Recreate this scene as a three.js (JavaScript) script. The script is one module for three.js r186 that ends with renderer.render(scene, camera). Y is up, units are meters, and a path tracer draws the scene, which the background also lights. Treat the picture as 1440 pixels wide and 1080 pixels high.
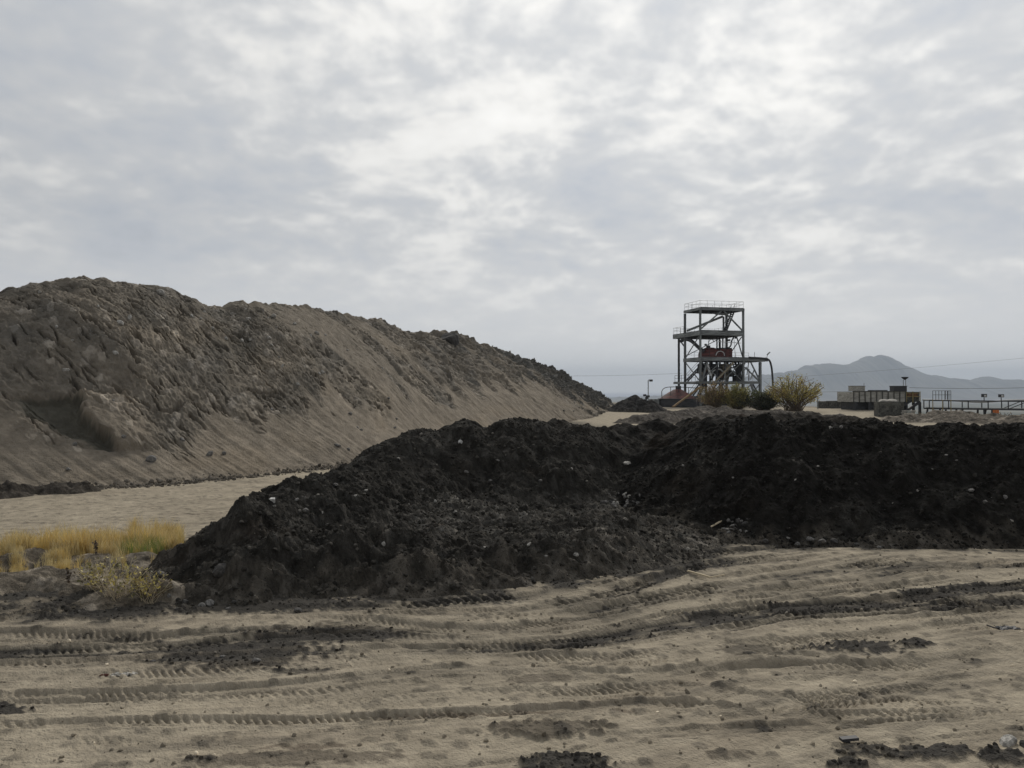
import * as THREE from 'three';
import { mergeGeometries, mergeVertices } from 'three/addons/utils/BufferGeometryUtils.js';

// ------------------------------------------------------------------ camera, sky, sun, exposure
const scene = new THREE.Scene();
const EYE = 2.6, FOCAL = 1123;                       // metres above the yard; lens in photo pixels (1440 wide)
const camera = new THREE.PerspectiveCamera(51.36, 4 / 3, 0.1, 60000);
camera.position.set(0, EYE, 0);
camera.rotation.set(Math.atan(13 / FOCAL), 0, 0);
const renderer = new THREE.WebGLRenderer();
renderer.toneMapping = THREE.LinearToneMapping;
renderer.toneMappingExposure = 1.66;
renderer.shadowMap.enabled = true;
const SUN_AZ = 0.26, SUN_EL = 0.64;                  // a little right of straight ahead, behind the clouds
const sunDir = new THREE.Vector3(Math.sin(SUN_AZ) * Math.cos(SUN_EL), Math.sin(SUN_EL), -Math.cos(SUN_AZ) * Math.cos(SUN_EL));
const sun = new THREE.DirectionalLight(new THREE.Color(1, 0.95, 0.87), 1.5);
sun.position.copy(sunDir).multiplyScalar(300);
sun.castShadow = true; sun.shadow.radius = 22; sun.shadow.mapSize.set(4096, 4096);
Object.assign(sun.shadow.camera, { left: -90, right: 90, top: 90, bottom: -90, near: 1, far: 700 });
scene.add(sun);
scene.fog = new THREE.FogExp2(new THREE.Color().setRGB(0.75, 0.86, 1.0), 0.000115);

// ------------------------------------------------------------------ noise
function rng(seed) { let s = seed >>> 0; return () => { s = (s + 0x6D2B79F5) >>> 0; let t = s; t = Math.imul(t ^ (t >>> 15), t | 1); t ^= t + Math.imul(t ^ (t >>> 7), t | 61); return ((t ^ (t >>> 14)) >>> 0) / 4294967296; }; }
const PERM = new Uint8Array(512), GX = new Float32Array(256), GY = new Float32Array(256), RV = new Float32Array(256);
{ const r = rng(77); const p = [...Array(256).keys()]; for (let i = 255; i > 0; i--) { const j = Math.floor(r() * (i + 1)); [p[i], p[j]] = [p[j], p[i]]; } for (let i = 0; i < 512; i++) PERM[i] = p[i & 255]; for (let i = 0; i < 256; i++) { const a = r() * Math.PI * 2; GX[i] = Math.cos(a); GY[i] = Math.sin(a); RV[i] = r(); } }
function noise(x, y) {                               // gradient noise, about -0.7..0.7
  const xi = Math.floor(x), yi = Math.floor(y), fx = x - xi, fy = y - yi, X = xi & 255, Y = yi & 255;
  const u = fx * fx * fx * (fx * (fx * 6 - 15) + 10), v = fy * fy * fy * (fy * (fy * 6 - 15) + 10);
  const a = PERM[PERM[X] + Y], b = PERM[PERM[X + 1 & 255] + Y], c = PERM[PERM[X] + (Y + 1 & 255)], d = PERM[PERM[X + 1 & 255] + (Y + 1 & 255)];
  const n0 = GX[a] * fx + GY[a] * fy, n1 = GX[b] * (fx - 1) + GY[b] * fy, n2 = GX[c] * fx + GY[c] * (fy - 1), n3 = GX[d] * (fx - 1) + GY[d] * (fy - 1);
  const p = n0 + u * (n1 - n0), q = n2 + u * (n3 - n2);
  return (p + v * (q - p)) * 1.4;
}
function fbm(x, y, o = 4, g = 0.5) { let s = 0, a = 1, n = 0; for (let i = 0; i < o; i++) { s += a * noise(x, y); n += a; a *= g; x = x * 2.03 + 17.7; y = y * 2.03 - 9.1; } return s / n; }
function ridged(x, y, o = 3) { let s = 0, a = 1, n = 0; for (let i = 0; i < o; i++) { s += a * (1 - Math.min(1, Math.abs(noise(x, y)) * 1.9)); n += a; a *= 0.5; x = x * 2.1 + 5.3; y = y * 2.1 + 8.9; } return s / n; }
const WO = [0, 0];
function lumps(x, y) {                               // rounded clods: 1 at a clod's middle, 0 between clods; WO[1] = the clod's own number
  const xi = Math.floor(x), yi = Math.floor(y); let best = 9, id = 0;
  for (let j = -1; j <= 1; j++) for (let i = -1; i <= 1; i++) {
    const h = PERM[PERM[(xi + i) & 255] + ((yi + j) & 255)], px = xi + i + 0.15 + 0.7 * RV[h], py = yi + j + 0.15 + 0.7 * RV[(h + 91) & 255];
    const d = (px - x) * (px - x) + (py - y) * (py - y); if (d < best) { best = d; id = RV[(h + 33) & 255]; }
  }
  WO[1] = id; return Math.max(0, 1 - best * 1.5);
}
const clamp = (x, a = 0, b = 1) => x < a ? a : x > b ? b : x;
const smooth = (a, b, x) => { const t = clamp((x - a) / (b - a)); return t * t * (3 - 2 * t); };
const mix = (a, b, t) => a + (b - a) * t;
const smax = (a, b, k) => { const h = clamp(0.5 + 0.5 * (a - b) / k); return mix(b, a, h) + k * h * (1 - h); };

// ------------------------------------------------------------------ sky: a broken overcast layer, seen in true perspective, brighter round the veiled sun
{
  const W = 3072, H = 1536, data = new Float32Array(W * H * 4), OX = 5.5, OZ = 80.2;
  for (let j = 0; j < H; j++) {
    const el = ((j + 0.5) / H - 0.5) * Math.PI, y = Math.sin(el), c = Math.cos(el);
    for (let i = 0; i < W; i++) {
      const o = (j * W + i) * 4; data[o + 3] = 1;
      if (y < -0.02) { data[o] = 0.30; data[o + 1] = 0.32; data[o + 2] = 0.35; continue; }
      const az = ((i + 0.5) / W - 0.5) * 2 * Math.PI, x = Math.cos(az) * c, z = Math.sin(az) * c;
      const f = 1.45 / (Math.max(y, 0) + 0.22), px = x * f, pz = z * f;
      const wx = px + 0.06 * noise(px * 1.7 + 3, pz * 1.7), wz = pz + 0.06 * noise(px * 1.7 - 8, pz * 1.7 + 4);
      const big = fbm(wx * 0.7 + OX, wz * 0.7 + OZ, 3, 0.5), mid = fbm(wx * 2.6 + OX, wz * 2.6 + OZ, 4, 0.55), fine = fbm(wx * 8.5 + 0.25 * noise(wx * 4, wz * 4), wz * 8.5 + 9, 4, 0.6);
      const sc = x * sunDir.x + y * sunDir.y + z * sunDir.z, ang = Math.acos(clamp(sc, -1, 1));
      const glow = Math.exp(-ang * ang / 0.42), wide = Math.exp(-ang * ang / 1.1);
      const fade = smooth(0.0, 0.14, y);             // structure melts into the haze low down
      const cl = (big * 0.5 + mid * 0.5 + fine * 0.33) * (0.35 + 0.65 * fade);
      const bright = smooth(0.0, 0.4, cl + 0.1 * glow);
      const base = 0.255 + 0.1 * wide + 0.13 * glow;
      let L = base * (1 + 0.34 * cl) + bright * (0.05 + 0.09 * glow);
      const t = clamp(0.45 + cl * 1.6 + 0.25 * glow);
      const tr = mix(0.94, 1.015, t), tg = mix(0.99, 1.003, t), tb = mix(1.07, 0.972, t);
      const hz = 1 - smooth(0.0, 0.22, y), low = 1 - smooth(0.0, 0.1, y);
      L = mix(L, 0.40 + 0.27 * wide + 0.1 * low, hz * 0.75);
      data[o] = L * mix(tr, 1.012, hz); data[o + 1] = L * mix(tg, 1.0, hz); data[o + 2] = L * mix(tb, 0.975, hz);
    }
  }
  const sky = new THREE.DataTexture(data, W, H, THREE.RGBAFormat, THREE.FloatType);
  sky.mapping = THREE.EquirectangularReflectionMapping; sky.magFilter = THREE.LinearFilter; sky.needsUpdate = true;
  scene.background = sky; scene.environment = sky;
}

// ------------------------------------------------------------------ helpers
const names = new Map();
function numbered(name) { const n = names.get(name) ?? 0; names.set(name, n + 1); return n ? `${name}_${String(n).padStart(3, '0')}` : name; }
function shade(o) { o.traverse((m) => { if (m.isMesh) { m.castShadow = true; m.receiveShadow = true; } }); return o; }
function top(o, name, label, category, group) { o.name = numbered(name); o.userData.label = label; o.userData.category = category; o.userData.kind = 'thing'; if (group) o.userData.group = group; scene.add(o); return shade(o); }
function setting(o, name, kind = 'structure', label, category) { o.name = numbered(name); o.userData.kind = kind; if (label) o.userData.label = label; if (category) o.userData.category = category; scene.add(o); return shade(o); }
function group(x, y, d, turn = 0) { const g = new THREE.Group(); g.position.set(x, y, -d); g.rotation.y = turn; return g; }
const UNIT = new THREE.BoxGeometry(1, 1, 1), ROD = new THREE.CylinderGeometry(0.5, 0.5, 1, 10);
const vec = (a) => new THREE.Vector3(a[0], a[1], a[2]);
function box(parent, name, m, [x, y, z], [w, h, l], ry = 0) { const o = new THREE.Mesh(UNIT, m); o.name = name; o.position.set(x, y, z); o.scale.set(w, h, l); o.rotation.y = ry; parent.add(o); return o; }
function bar(parent, name, m, a, b, w, h = w, geo = UNIT) {   // a straight beam between two points
  const p = vec(a), q = vec(b), len = p.distanceTo(q), o = new THREE.Mesh(geo, m); o.name = name;
  const yv = q.clone().sub(p).normalize(); let xv = new THREE.Vector3().crossVectors(yv, Math.abs(yv.y) > 0.95 ? new THREE.Vector3(0, 0, 1) : new THREE.Vector3(0, 1, 0)).normalize(); const zv = new THREE.Vector3().crossVectors(xv, yv);
  o.quaternion.setFromRotationMatrix(new THREE.Matrix4().makeBasis(xv, yv, zv)); o.position.copy(p).add(q).multiplyScalar(0.5); o.scale.set(w, len, h); parent.add(o); return o;
}
const rod = (parent, name, m, a, b, r) => bar(parent, name, m, a, b, r * 2, r * 2, ROD);
function tube(parent, name, m, pts, r, seg = 24, rad = 8) { const o = new THREE.Mesh(new THREE.TubeGeometry(new THREE.CatmullRomCurve3(pts.map(vec)), seg, r, rad), m); o.name = name; parent.add(o); return o; }
function lathe(parent, name, m, pts, at, n = 28) { const o = new THREE.Mesh(new THREE.LatheGeometry(pts.map((p) => new THREE.Vector2(p[0], p[1])), n), m); o.name = name; o.position.set(...at); parent.add(o); return o; }
const flat = (px, py) => { const d = EYE * FOCAL / (py - 553); return [(px - 720) * d / FOCAL, d]; };   // a spot on level ground as [x, distance]
const lin = (r, g, b) => new THREE.Color().setRGB(r, g, b);

// tiling grain: value noise with whole-number periods
function tile(size, periods, seed, gain = 0.6) {
  const out = new Float32Array(size * size); let a = 1, sum = 0;
  periods.forEach((p, k) => {
    const r = rng(seed + k * 101), g = new Float32Array(p * p); for (let i = 0; i < g.length; i++) g[i] = r() * 2 - 1;
    for (let y = 0; y < size; y++) { const fy = y / size * p, y0 = Math.floor(fy), ty = fy - y0, v = ty * ty * (3 - 2 * ty), r0 = (y0 % p) * p, r1 = ((y0 + 1) % p) * p;
      for (let x = 0; x < size; x++) { const fx = x / size * p, x0 = Math.floor(fx), tx = fx - x0, u = tx * tx * (3 - 2 * tx), c0 = x0 % p, c1 = (x0 + 1) % p;
        out[y * size + x] += a * mix(mix(g[r0 + c0], g[r0 + c1], u), mix(g[r1 + c0], g[r1 + c1], u), v); } }
    sum += a; a *= gain;
  });
  for (let i = 0; i < out.length; i++) out[i] = clamp(0.5 + out[i] / sum * 0.85);
  return out;
}
function texture(vals, size, lo, hi, srgb, repeat) {
  const d = new Uint8Array(size * size * 4); for (let i = 0; i < vals.length; i++) { const v = mix(lo, hi, vals[i]); d[i * 4] = d[i * 4 + 1] = d[i * 4 + 2] = clamp(v, 0, 255); d[i * 4 + 3] = 255; }
  const t = new THREE.DataTexture(d, size, size, THREE.RGBAFormat); t.wrapS = t.wrapT = THREE.RepeatWrapping; t.magFilter = THREE.LinearFilter; t.minFilter = THREE.LinearMipmapLinearFilter; t.generateMipmaps = true; if (srgb) t.colorSpace = THREE.SRGBColorSpace; t.repeat.set(repeat, repeat); t.needsUpdate = true; return t;
}
const G1 = tile(1024, [9, 19, 41, 83, 167, 331], 5, 0.78), G2 = tile(1024, [13, 31, 67, 139, 281], 9, 0.8);
const SOIL = {
  yard: new THREE.MeshPhysicalMaterial({ vertexColors: true, roughness: 1, specularIntensity: 0.12, map: texture(G1, 1024, 208, 262, true, 1 / 2.3), bumpMap: texture(G2, 1024, 0, 255, false, 1 / 1.7), bumpScale: 0.02 }),
  dark: new THREE.MeshPhysicalMaterial({ vertexColors: true, roughness: 1, specularIntensity: 0.12, map: texture(G1, 1024, 150, 290, true, 1 / 1.6), bumpMap: texture(G2, 1024, 0, 255, false, 1 / 1.3), bumpScale: 0.035 }),
  stock: new THREE.MeshPhysicalMaterial({ vertexColors: true, roughness: 1, specularIntensity: 0.12, map: texture(G1, 1024, 200, 262, true, 1 / 5), bumpMap: texture(G2, 1024, 0, 255, false, 1 / 4), bumpScale: 0.045 }),
  hill: new THREE.MeshPhysicalMaterial({ vertexColors: true, roughness: 1, specularIntensity: 0.12 }),
};
function gridMesh(nu, nv, fn, mat, keep) {            // fn(i, j, out) fills out = [x, y, z, r, g, b, u, v]
  const N = nu * nv, pos = new Float32Array(N * 3), col = new Float32Array(N * 3), uv = new Float32Array(N * 2), out = [0, 0, 0, 0, 0, 0, 0, 0];
  const alive = keep ? new Uint8Array(N) : null;
  for (let j = 0, k = 0; j < nv; j++) for (let i = 0; i < nu; i++, k++) { const ok = fn(i, j, out); pos.set([out[0], out[1], out[2]], k * 3); col.set([out[3], out[4], out[5]], k * 3); uv[k * 2] = out[6]; uv[k * 2 + 1] = out[7]; if (alive) alive[k] = ok ? 1 : 0; }
  const idx = new Uint32Array((nu - 1) * (nv - 1) * 6); let n = 0;
  for (let j = 0; j < nv - 1; j++) for (let i = 0; i < nu - 1; i++) { const a = j * nu + i, b = a + 1, c = a + nu, d = c + 1; if (alive && !(alive[a] || alive[b] || alive[c] || alive[d])) continue; idx[n++] = a; idx[n++] = b; idx[n++] = c; idx[n++] = b; idx[n++] = d; idx[n++] = c; }
  let g = new THREE.BufferGeometry();
  if (alive) {                                       // drop unused vertices
    const map = new Int32Array(N).fill(-1); let m = 0; for (let q = 0; q < n; q++) { if (map[idx[q]] < 0) map[idx[q]] = m++; idx[q] = map[idx[q]]; }
    const p2 = new Float32Array(m * 3), c2 = new Float32Array(m * 3), u2 = new Float32Array(m * 2);
    for (let k = 0; k < N; k++) if (map[k] >= 0) { const t = map[k]; p2.set(pos.subarray(k * 3, k * 3 + 3), t * 3); c2.set(col.subarray(k * 3, k * 3 + 3), t * 3); u2[t * 2] = uv[k * 2]; u2[t * 2 + 1] = uv[k * 2 + 1]; }
    g.setAttribute('position', new THREE.BufferAttribute(p2, 3)); g.setAttribute('color', new THREE.BufferAttribute(c2, 3)); g.setAttribute('uv', new THREE.BufferAttribute(u2, 2));
  } else { g.setAttribute('position', new THREE.BufferAttribute(pos, 3)); g.setAttribute('color', new THREE.BufferAttribute(col, 3)); g.setAttribute('uv', new THREE.BufferAttribute(uv, 2)); }
  g.setIndex(new THREE.BufferAttribute(idx.slice(0, n), 1)); g.computeVertexNormals();
  return new THREE.Mesh(g, mat);
}

// ------------------------------------------------------------------ wheel tracks pressed into the yard
// [points in photo pixels on level ground], half width, rut depth, lug height, lug pitch, share of dark soil carried in
const TRACKS = [
  [[[-260, 898], [0, 892], [134, 893], [253, 893], [330, 880], [430, 874], [520, 876], [620, 884], [700, 884], [800, 874], [900, 858], [1010, 838], [1150, 822], [1300, 802], [1500, 786]], 0.213, 0.0425, 0.028, 0.0806, 0.5],
  [[[-260, 925], [60, 915], [230, 908], [360, 898], [480, 893], [600, 900], [700, 906], [800, 902], [880, 889], [960, 874], [1060, 858], [1150, 848], [1260, 840], [1380, 828], [1600, 810]], 0.197, 0.0467, 0.03, 0.0868, 1.7],
  [[[330, 862], [450, 856], [590, 852], [660, 844], [740, 838], [830, 820], [900, 800], [960, 785], [1060, 771], [1180, 762]], 0.18, 0.0489, 0.051, 0.125, 0.8],
  [[[560, 872], [680, 866], [780, 850], [860, 836], [920, 816], [990, 796], [1060, 784], [1180, 775]], 0.164, 0.0439, 0.051, 0.125, 0.9],
  [[[700, 870], [830, 858], [930, 838], [1020, 824], [1100, 811], [1160, 802], [1220, 793], [1300, 779]], 0.197, 0.0489, 0.0714, 0.125, 0.805],
  [[[1010, 850], [1100, 830], [1200, 812], [1290, 792], [1400, 780]], 0.164, 0.0439, 0.0714, 0.125, 0.632],
  [[[1180, 812], [1300, 794], [1400, 797], [1560, 792]], 0.164, 0.0391, 0.0765, 0.125, 0.69],
  [[[930, 900], [1060, 872], [1160, 858], [1260, 852], [1380, 846], [1560, 836]], 0.197, 0.0489, 0.051, 0.125, 0.632],
  [[[850, 940], [980, 918], [1100, 905], [1220, 896], [1340, 880], [1520, 860]], 0.213, 0.034, 0.02, 0.0868, 0.2],
  [[[880, 965], [1000, 946], [1130, 934], [1280, 938], [1370, 930], [1520, 908]], 0.23, 0.0638, 0.012, 0.093, 0.35],
  [[[-200, 965], [100, 955], [300, 945], [470, 930], [600, 920], [760, 925], [900, 925], [1010, 905]], 0.205, 0.0298, 0.018, 0.0806, 0.2],
  [[[-200, 1000], [150, 985], [400, 972], [560, 962], [700, 950], [830, 946], [940, 930]], 0.197, 0.0298, 0.014, 0.0806, 0.15],
  [[[300, 1002], [480, 986], [640, 977], [800, 975], [960, 968], [1100, 985], [1240, 974], [1500, 962]], 0.18, 0.0298, 0.014, 0.0744, 0.12],
  [[[840, 1024], [960, 1008], [1080, 994], [1200, 984], [1330, 990], [1500, 975]], 0.164, 0.0255, 0.022, 0.0744, 0.12],
  [[[130, 992], [175, 1018], [205, 1042], [240, 1060], [330, 1064], [480, 1058], [620, 1050]], 0.082, 0.0382, 0.004, 0.062, 0.25],
  [[[-100, 1060], [60, 1048], [180, 1046], [300, 1075]], 0.131, 0.0213, 0.01, 0.0744, 0.1],
  [[[1000, 1066], [1120, 1056], [1250, 1045], [1440, 1026], [1600, 1012]], 0.041, 0.0213, 0, 0.062, 0.1],
  [[[620, 770], [700, 768], [790, 764], [870, 752], [940, 738], [1010, 728]], 0.18, 0.0765, 0.05, 0.0868, 0],
  [[[560, 786], [660, 781], [760, 779], [860, 768], [950, 752], [1030, 742]], 0.18, 0.068, 0.05, 0.0868, 0.1],
  [[[-260, 940], [100, 932], [400, 918], [620, 908], [800, 908], [950, 892], [1100, 870], [1250, 858], [1500, 842]], 0.11, 0.035, 0.0232, 0.075, 0.41],
  [[[-260, 910], [60, 902], [300, 886], [520, 884], [720, 890], [840, 880], [960, 858], [1100, 842], [1260, 822], [1450, 806]], 0.1, 0.035, 0.0263, 0.075, 0.48],
  [[[420, 868], [600, 862], [720, 855], [820, 838], [900, 818], [980, 800], [1080, 788], [1220, 772]], 0.11, 0.035, 0.0253, 0.075, 0.47],
  [[[500, 842], [640, 836], [760, 826], [850, 806], [940, 784], [1040, 766]], 0.1, 0.035, 0.0125, 0.075, 0.31],
  [[[900, 830], [1000, 812], [1090, 800], [1180, 786], [1290, 772]], 0.11, 0.035, 0.029, 0.075, 0.38],
  [[[-200, 1030], [200, 1012], [500, 1004], [760, 998], [960, 990], [1160, 1006], [1500, 990]], 0.1, 0.035, 0.0282, 0.075, 0.19],
  [[[-200, 985], [200, 972], [500, 950], [700, 936], [900, 948], [1060, 926], [1240, 918], [1500, 890]], 0.11, 0.035, 0.0204, 0.075, 0.24],
  [[[1040, 888], [1160, 878], [1300, 866], [1500, 850]], 0.12, 0.035, 0.0218, 0.075, 0.35],
  [[[1120, 830], [1240, 822], [1340, 812], [1500, 806]], 0.12, 0.035, 0.0122, 0.075, 0.23],
  [[[700, 1046], [900, 1036], [1100, 1022], [1300, 1010], [1500, 996]], 0.09, 0.035, 0.017, 0.075, 0.47],
];
const CELL = 0.5, bins = new Map();
TRACKS.forEach((t, ti) => {
  const c = new THREE.CatmullRomCurve3(t[0].map(([px, py]) => { const [x, d] = flat(px, py); return new THREE.Vector3(x, 0, d); }), false, 'centripetal');
  const n = Math.ceil(c.getLength() / 0.25), P = c.getSpacedPoints(n); let s = 0;
  for (let i = 0; i < n; i++) {
    const a = P[i], b = P[i + 1], len = a.distanceTo(b), R = t[1] * 2.2;
    const seg = { t, ti, x: a.x, d: a.z, ux: (b.x - a.x) / len, ud: (b.z - a.z) / len, len, s, end: Math.min(1, i / 6, (n - 1 - i) / 6 + 0.001) }; s += len;
    for (let X = Math.floor((Math.min(a.x, b.x) - R) / CELL); X <= Math.floor((Math.max(a.x, b.x) + R) / CELL); X++) for (let Y = Math.floor((Math.min(a.z, b.z) - R) / CELL); Y <= Math.floor((Math.max(a.z, b.z) + R) / CELL); Y++) { const k = X * 4096 + Y; if (!bins.has(k)) bins.set(k, []); bins.get(k).push(seg); }
  }
});
const TR = [0, 0];                                    // height, dark share
function tracks(x, d) {
  TR[0] = TR[1] = 0; const list = bins.get(Math.floor(x / CELL) * 4096 + Math.floor(d / CELL)); if (!list) return;
  let best = null, last = -1, h = 0, dark = 0;
  const flush = () => { if (!best) return; const [seg, al, la] = best, t = seg.t, w = t[1], q = Math.abs(la) / w, s = seg.s + al;
    const patch = clamp(0.95 + 1.2 * noise(s * 0.35 + seg.ti * 7.3, seg.ti * 3.1)) * smooth(0, 1, seg.end);
    const edge = 0.12 * noise(s * 3 + seg.ti, la * 4), rut = 1 - smooth(0.82 + edge, 1.03 + edge, q), berm = Math.exp(-(((q - 1.22 - edge) / 0.17) ** 2));
    h += patch * (-t[2] * 0.85 * rut * mix(0.4, 1.3, clamp(0.5 + noise(s * 0.25, seg.ti * 2.3 + 9))) + t[2] * 0.5 * berm * (0.6 + 0.8 * noise(s * 5, seg.ti * 5.7)));
    if (q < 1.1) { const wob = 0.05 * noise(s * 2.3 + seg.ti, seg.ti * 1.7), side = la > 0 ? 0.5 : 0, ph = (s + wob + Math.abs(la) * 0.6) / t[4] + side, f = ph - Math.floor(ph), row = smooth(0.12, 0.24, q) * (1 - smooth(0.82, 0.98, q)), pit = smooth(0.0, 0.12, f) * (1 - smooth(0.45, 0.6, f));
      const crisp = smooth(-0.15, 0.15, noise(s * 0.5 + 40, seg.ti * 9.1) + 0.35 * noise(s * 2.1, la * 5)) * mix(0.55, 1, smooth(-3, 1, seg.x)); h += patch * crisp * row * t[3] * (1.0 + 1.2 * noise(s * 1.3 + 3, seg.ti * 4.4)) * (0.5 - 1.6 * pit); }
    dark += t[5] * patch * (rut * (0.55 + 0.6 * noise(s * 1.6 + 9, la * 6 + seg.ti)) + 0.35 * berm);
  };
  for (const seg of list) {
    if (seg.ti !== last) { flush(); best = null; last = seg.ti; }
    const rx = x - seg.x, rd = d - seg.d, al = clamp(rx * seg.ux + rd * seg.ud, 0, seg.len), ex = rx - al * seg.ux, ed = rd - al * seg.ud, dist = Math.hypot(ex, ed);
    if (dist < seg.t[1] * 2.1 && (!best || dist < Math.abs(best[2]))) best = [seg, al, dist * Math.sign(seg.ux * rd - seg.ud * rx || 1)];
  }
  flush(); TR[0] = h; TR[1] = clamp(dark);
}
// spilled dark soil: [px, py, half width px, half height px, height m, strength, brown]
const SPILLS = [[345, 916, 135, 24, 0.02, 1, 0.4], [470, 888, 130, 15, 0.0, 0.6, 0.8], [1200, 909, 80, 10, 0.035, 1.2, 0], [1285, 906, 24, 7, 0.03, 1.1, 0], [1060, 912, 70, 9, 0.01, 0.6, 0.2], [775, 1026, 92, 13, 0.06, 0.75, 0.6], [800, 1077, 75, 15, 0.075, 1.1, 0], [1290, 1058, 120, 11, 0.05, 1, 0.1], [1405, 1066, 45, 11, 0.05, 1, 0.1], [1190, 1077, 28, 9, 0.07, 1.2, 0], [18, 993, 34, 8, 0.02, 1.1, 0], [1365, 826, 60, 6, 0.02, 1, 0], [1290, 830, 30, 6, 0.02, 1, 0], [420, 1062, 170, 13, 0.015, 0.55, 0.6], [440, 1044, 70, 6, 0.0, 0.5, 0.8], [760, 952, 60, 7, 0.03, 0.6, 0.5], [430, 938, 55, 6, 0.01, 0.8, 0.3], [1000, 862, 60, 8, 0.02, 0.8, 0.2], [1120, 852, 70, 9, 0.03, 0.7, 0.5], [1420, 845, 40, 9, 0.03, 0.7, 0.2], [1350, 850, 60, 8, 0.02, 0.6, 0.5], [1030, 1062, 40, 8, 0.02, 0.5, 0.4], [60, 845, 90, 26, 0.06, 0.5, 0.5], [170, 858, 110, 16, 0.05, 0.8, 0.2], [700, 1000, 200, 5, 0, 0.25, 1], [1110, 770, 60, 6, 0, 0.5, 0], [360, 850, 150, 12, 0.03, 1, 0], [950, 790, 90, 10, 0.01, 0.5, 0], [620, 842, 150, 9, 0.01, 0.6, 0]]
  .map(([px, py, rx, ry, h, s, b]) => { const [x, d] = flat(px, py), n = flat(px, py + ry)[1], f = flat(px, py - ry)[1]; return { x, d, rx: rx * d / FOCAL, rd: (f - n) / 2, h, s, b }; });
const SANDY = [[[11, 60], [9, 72], [13, 92], [22, 100]], [[40, 112], [38, 96], [33, 78], [30, 66]], [[30, 66], [36, 60], [44, 58]]];   // pale haul road between the far heaps
function nearPath(x, d, path) { let b = 1e9; for (let i = 0; i < path.length - 1; i++) { const [ax, ad] = path[i], [bx, bd] = path[i + 1], ux = bx - ax, ud = bd - ad, t = clamp(((x - ax) * ux + (d - ad) * ud) / (ux * ux + ud * ud)); b = Math.min(b, Math.hypot(x - ax - t * ux, d - ad - t * ud)); } return b; }
const flow = (x) => 8.45 + 0.12 * x + 1.5 * smooth(-0.5, 6, x) + 0.25 * Math.sin(x * 0.35);
function land(x, d) {                                // the lie of the land without the small marks
  let h = 0.55 * smooth(55, 115, d) - 1.5 * smooth(41, 50, x) * smooth(60, 76, d) * (1 - smooth(88, 97, d) * smooth(53, 47, x));
  h += 0.06 * noise(x * 0.13, d * 0.13) * smooth(30, 60, d) * 3;
  const q = d + 2.2 * Math.max(0, x - 48) - 165 + 0.5 * Math.max(0, -x - 40);
  if (q > 0) h -= 64 * smooth(0, 650, q) - 2.5 * noise(x * 0.004, d * 0.004) * smooth(100, 700, q);
  return h;
}
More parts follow.
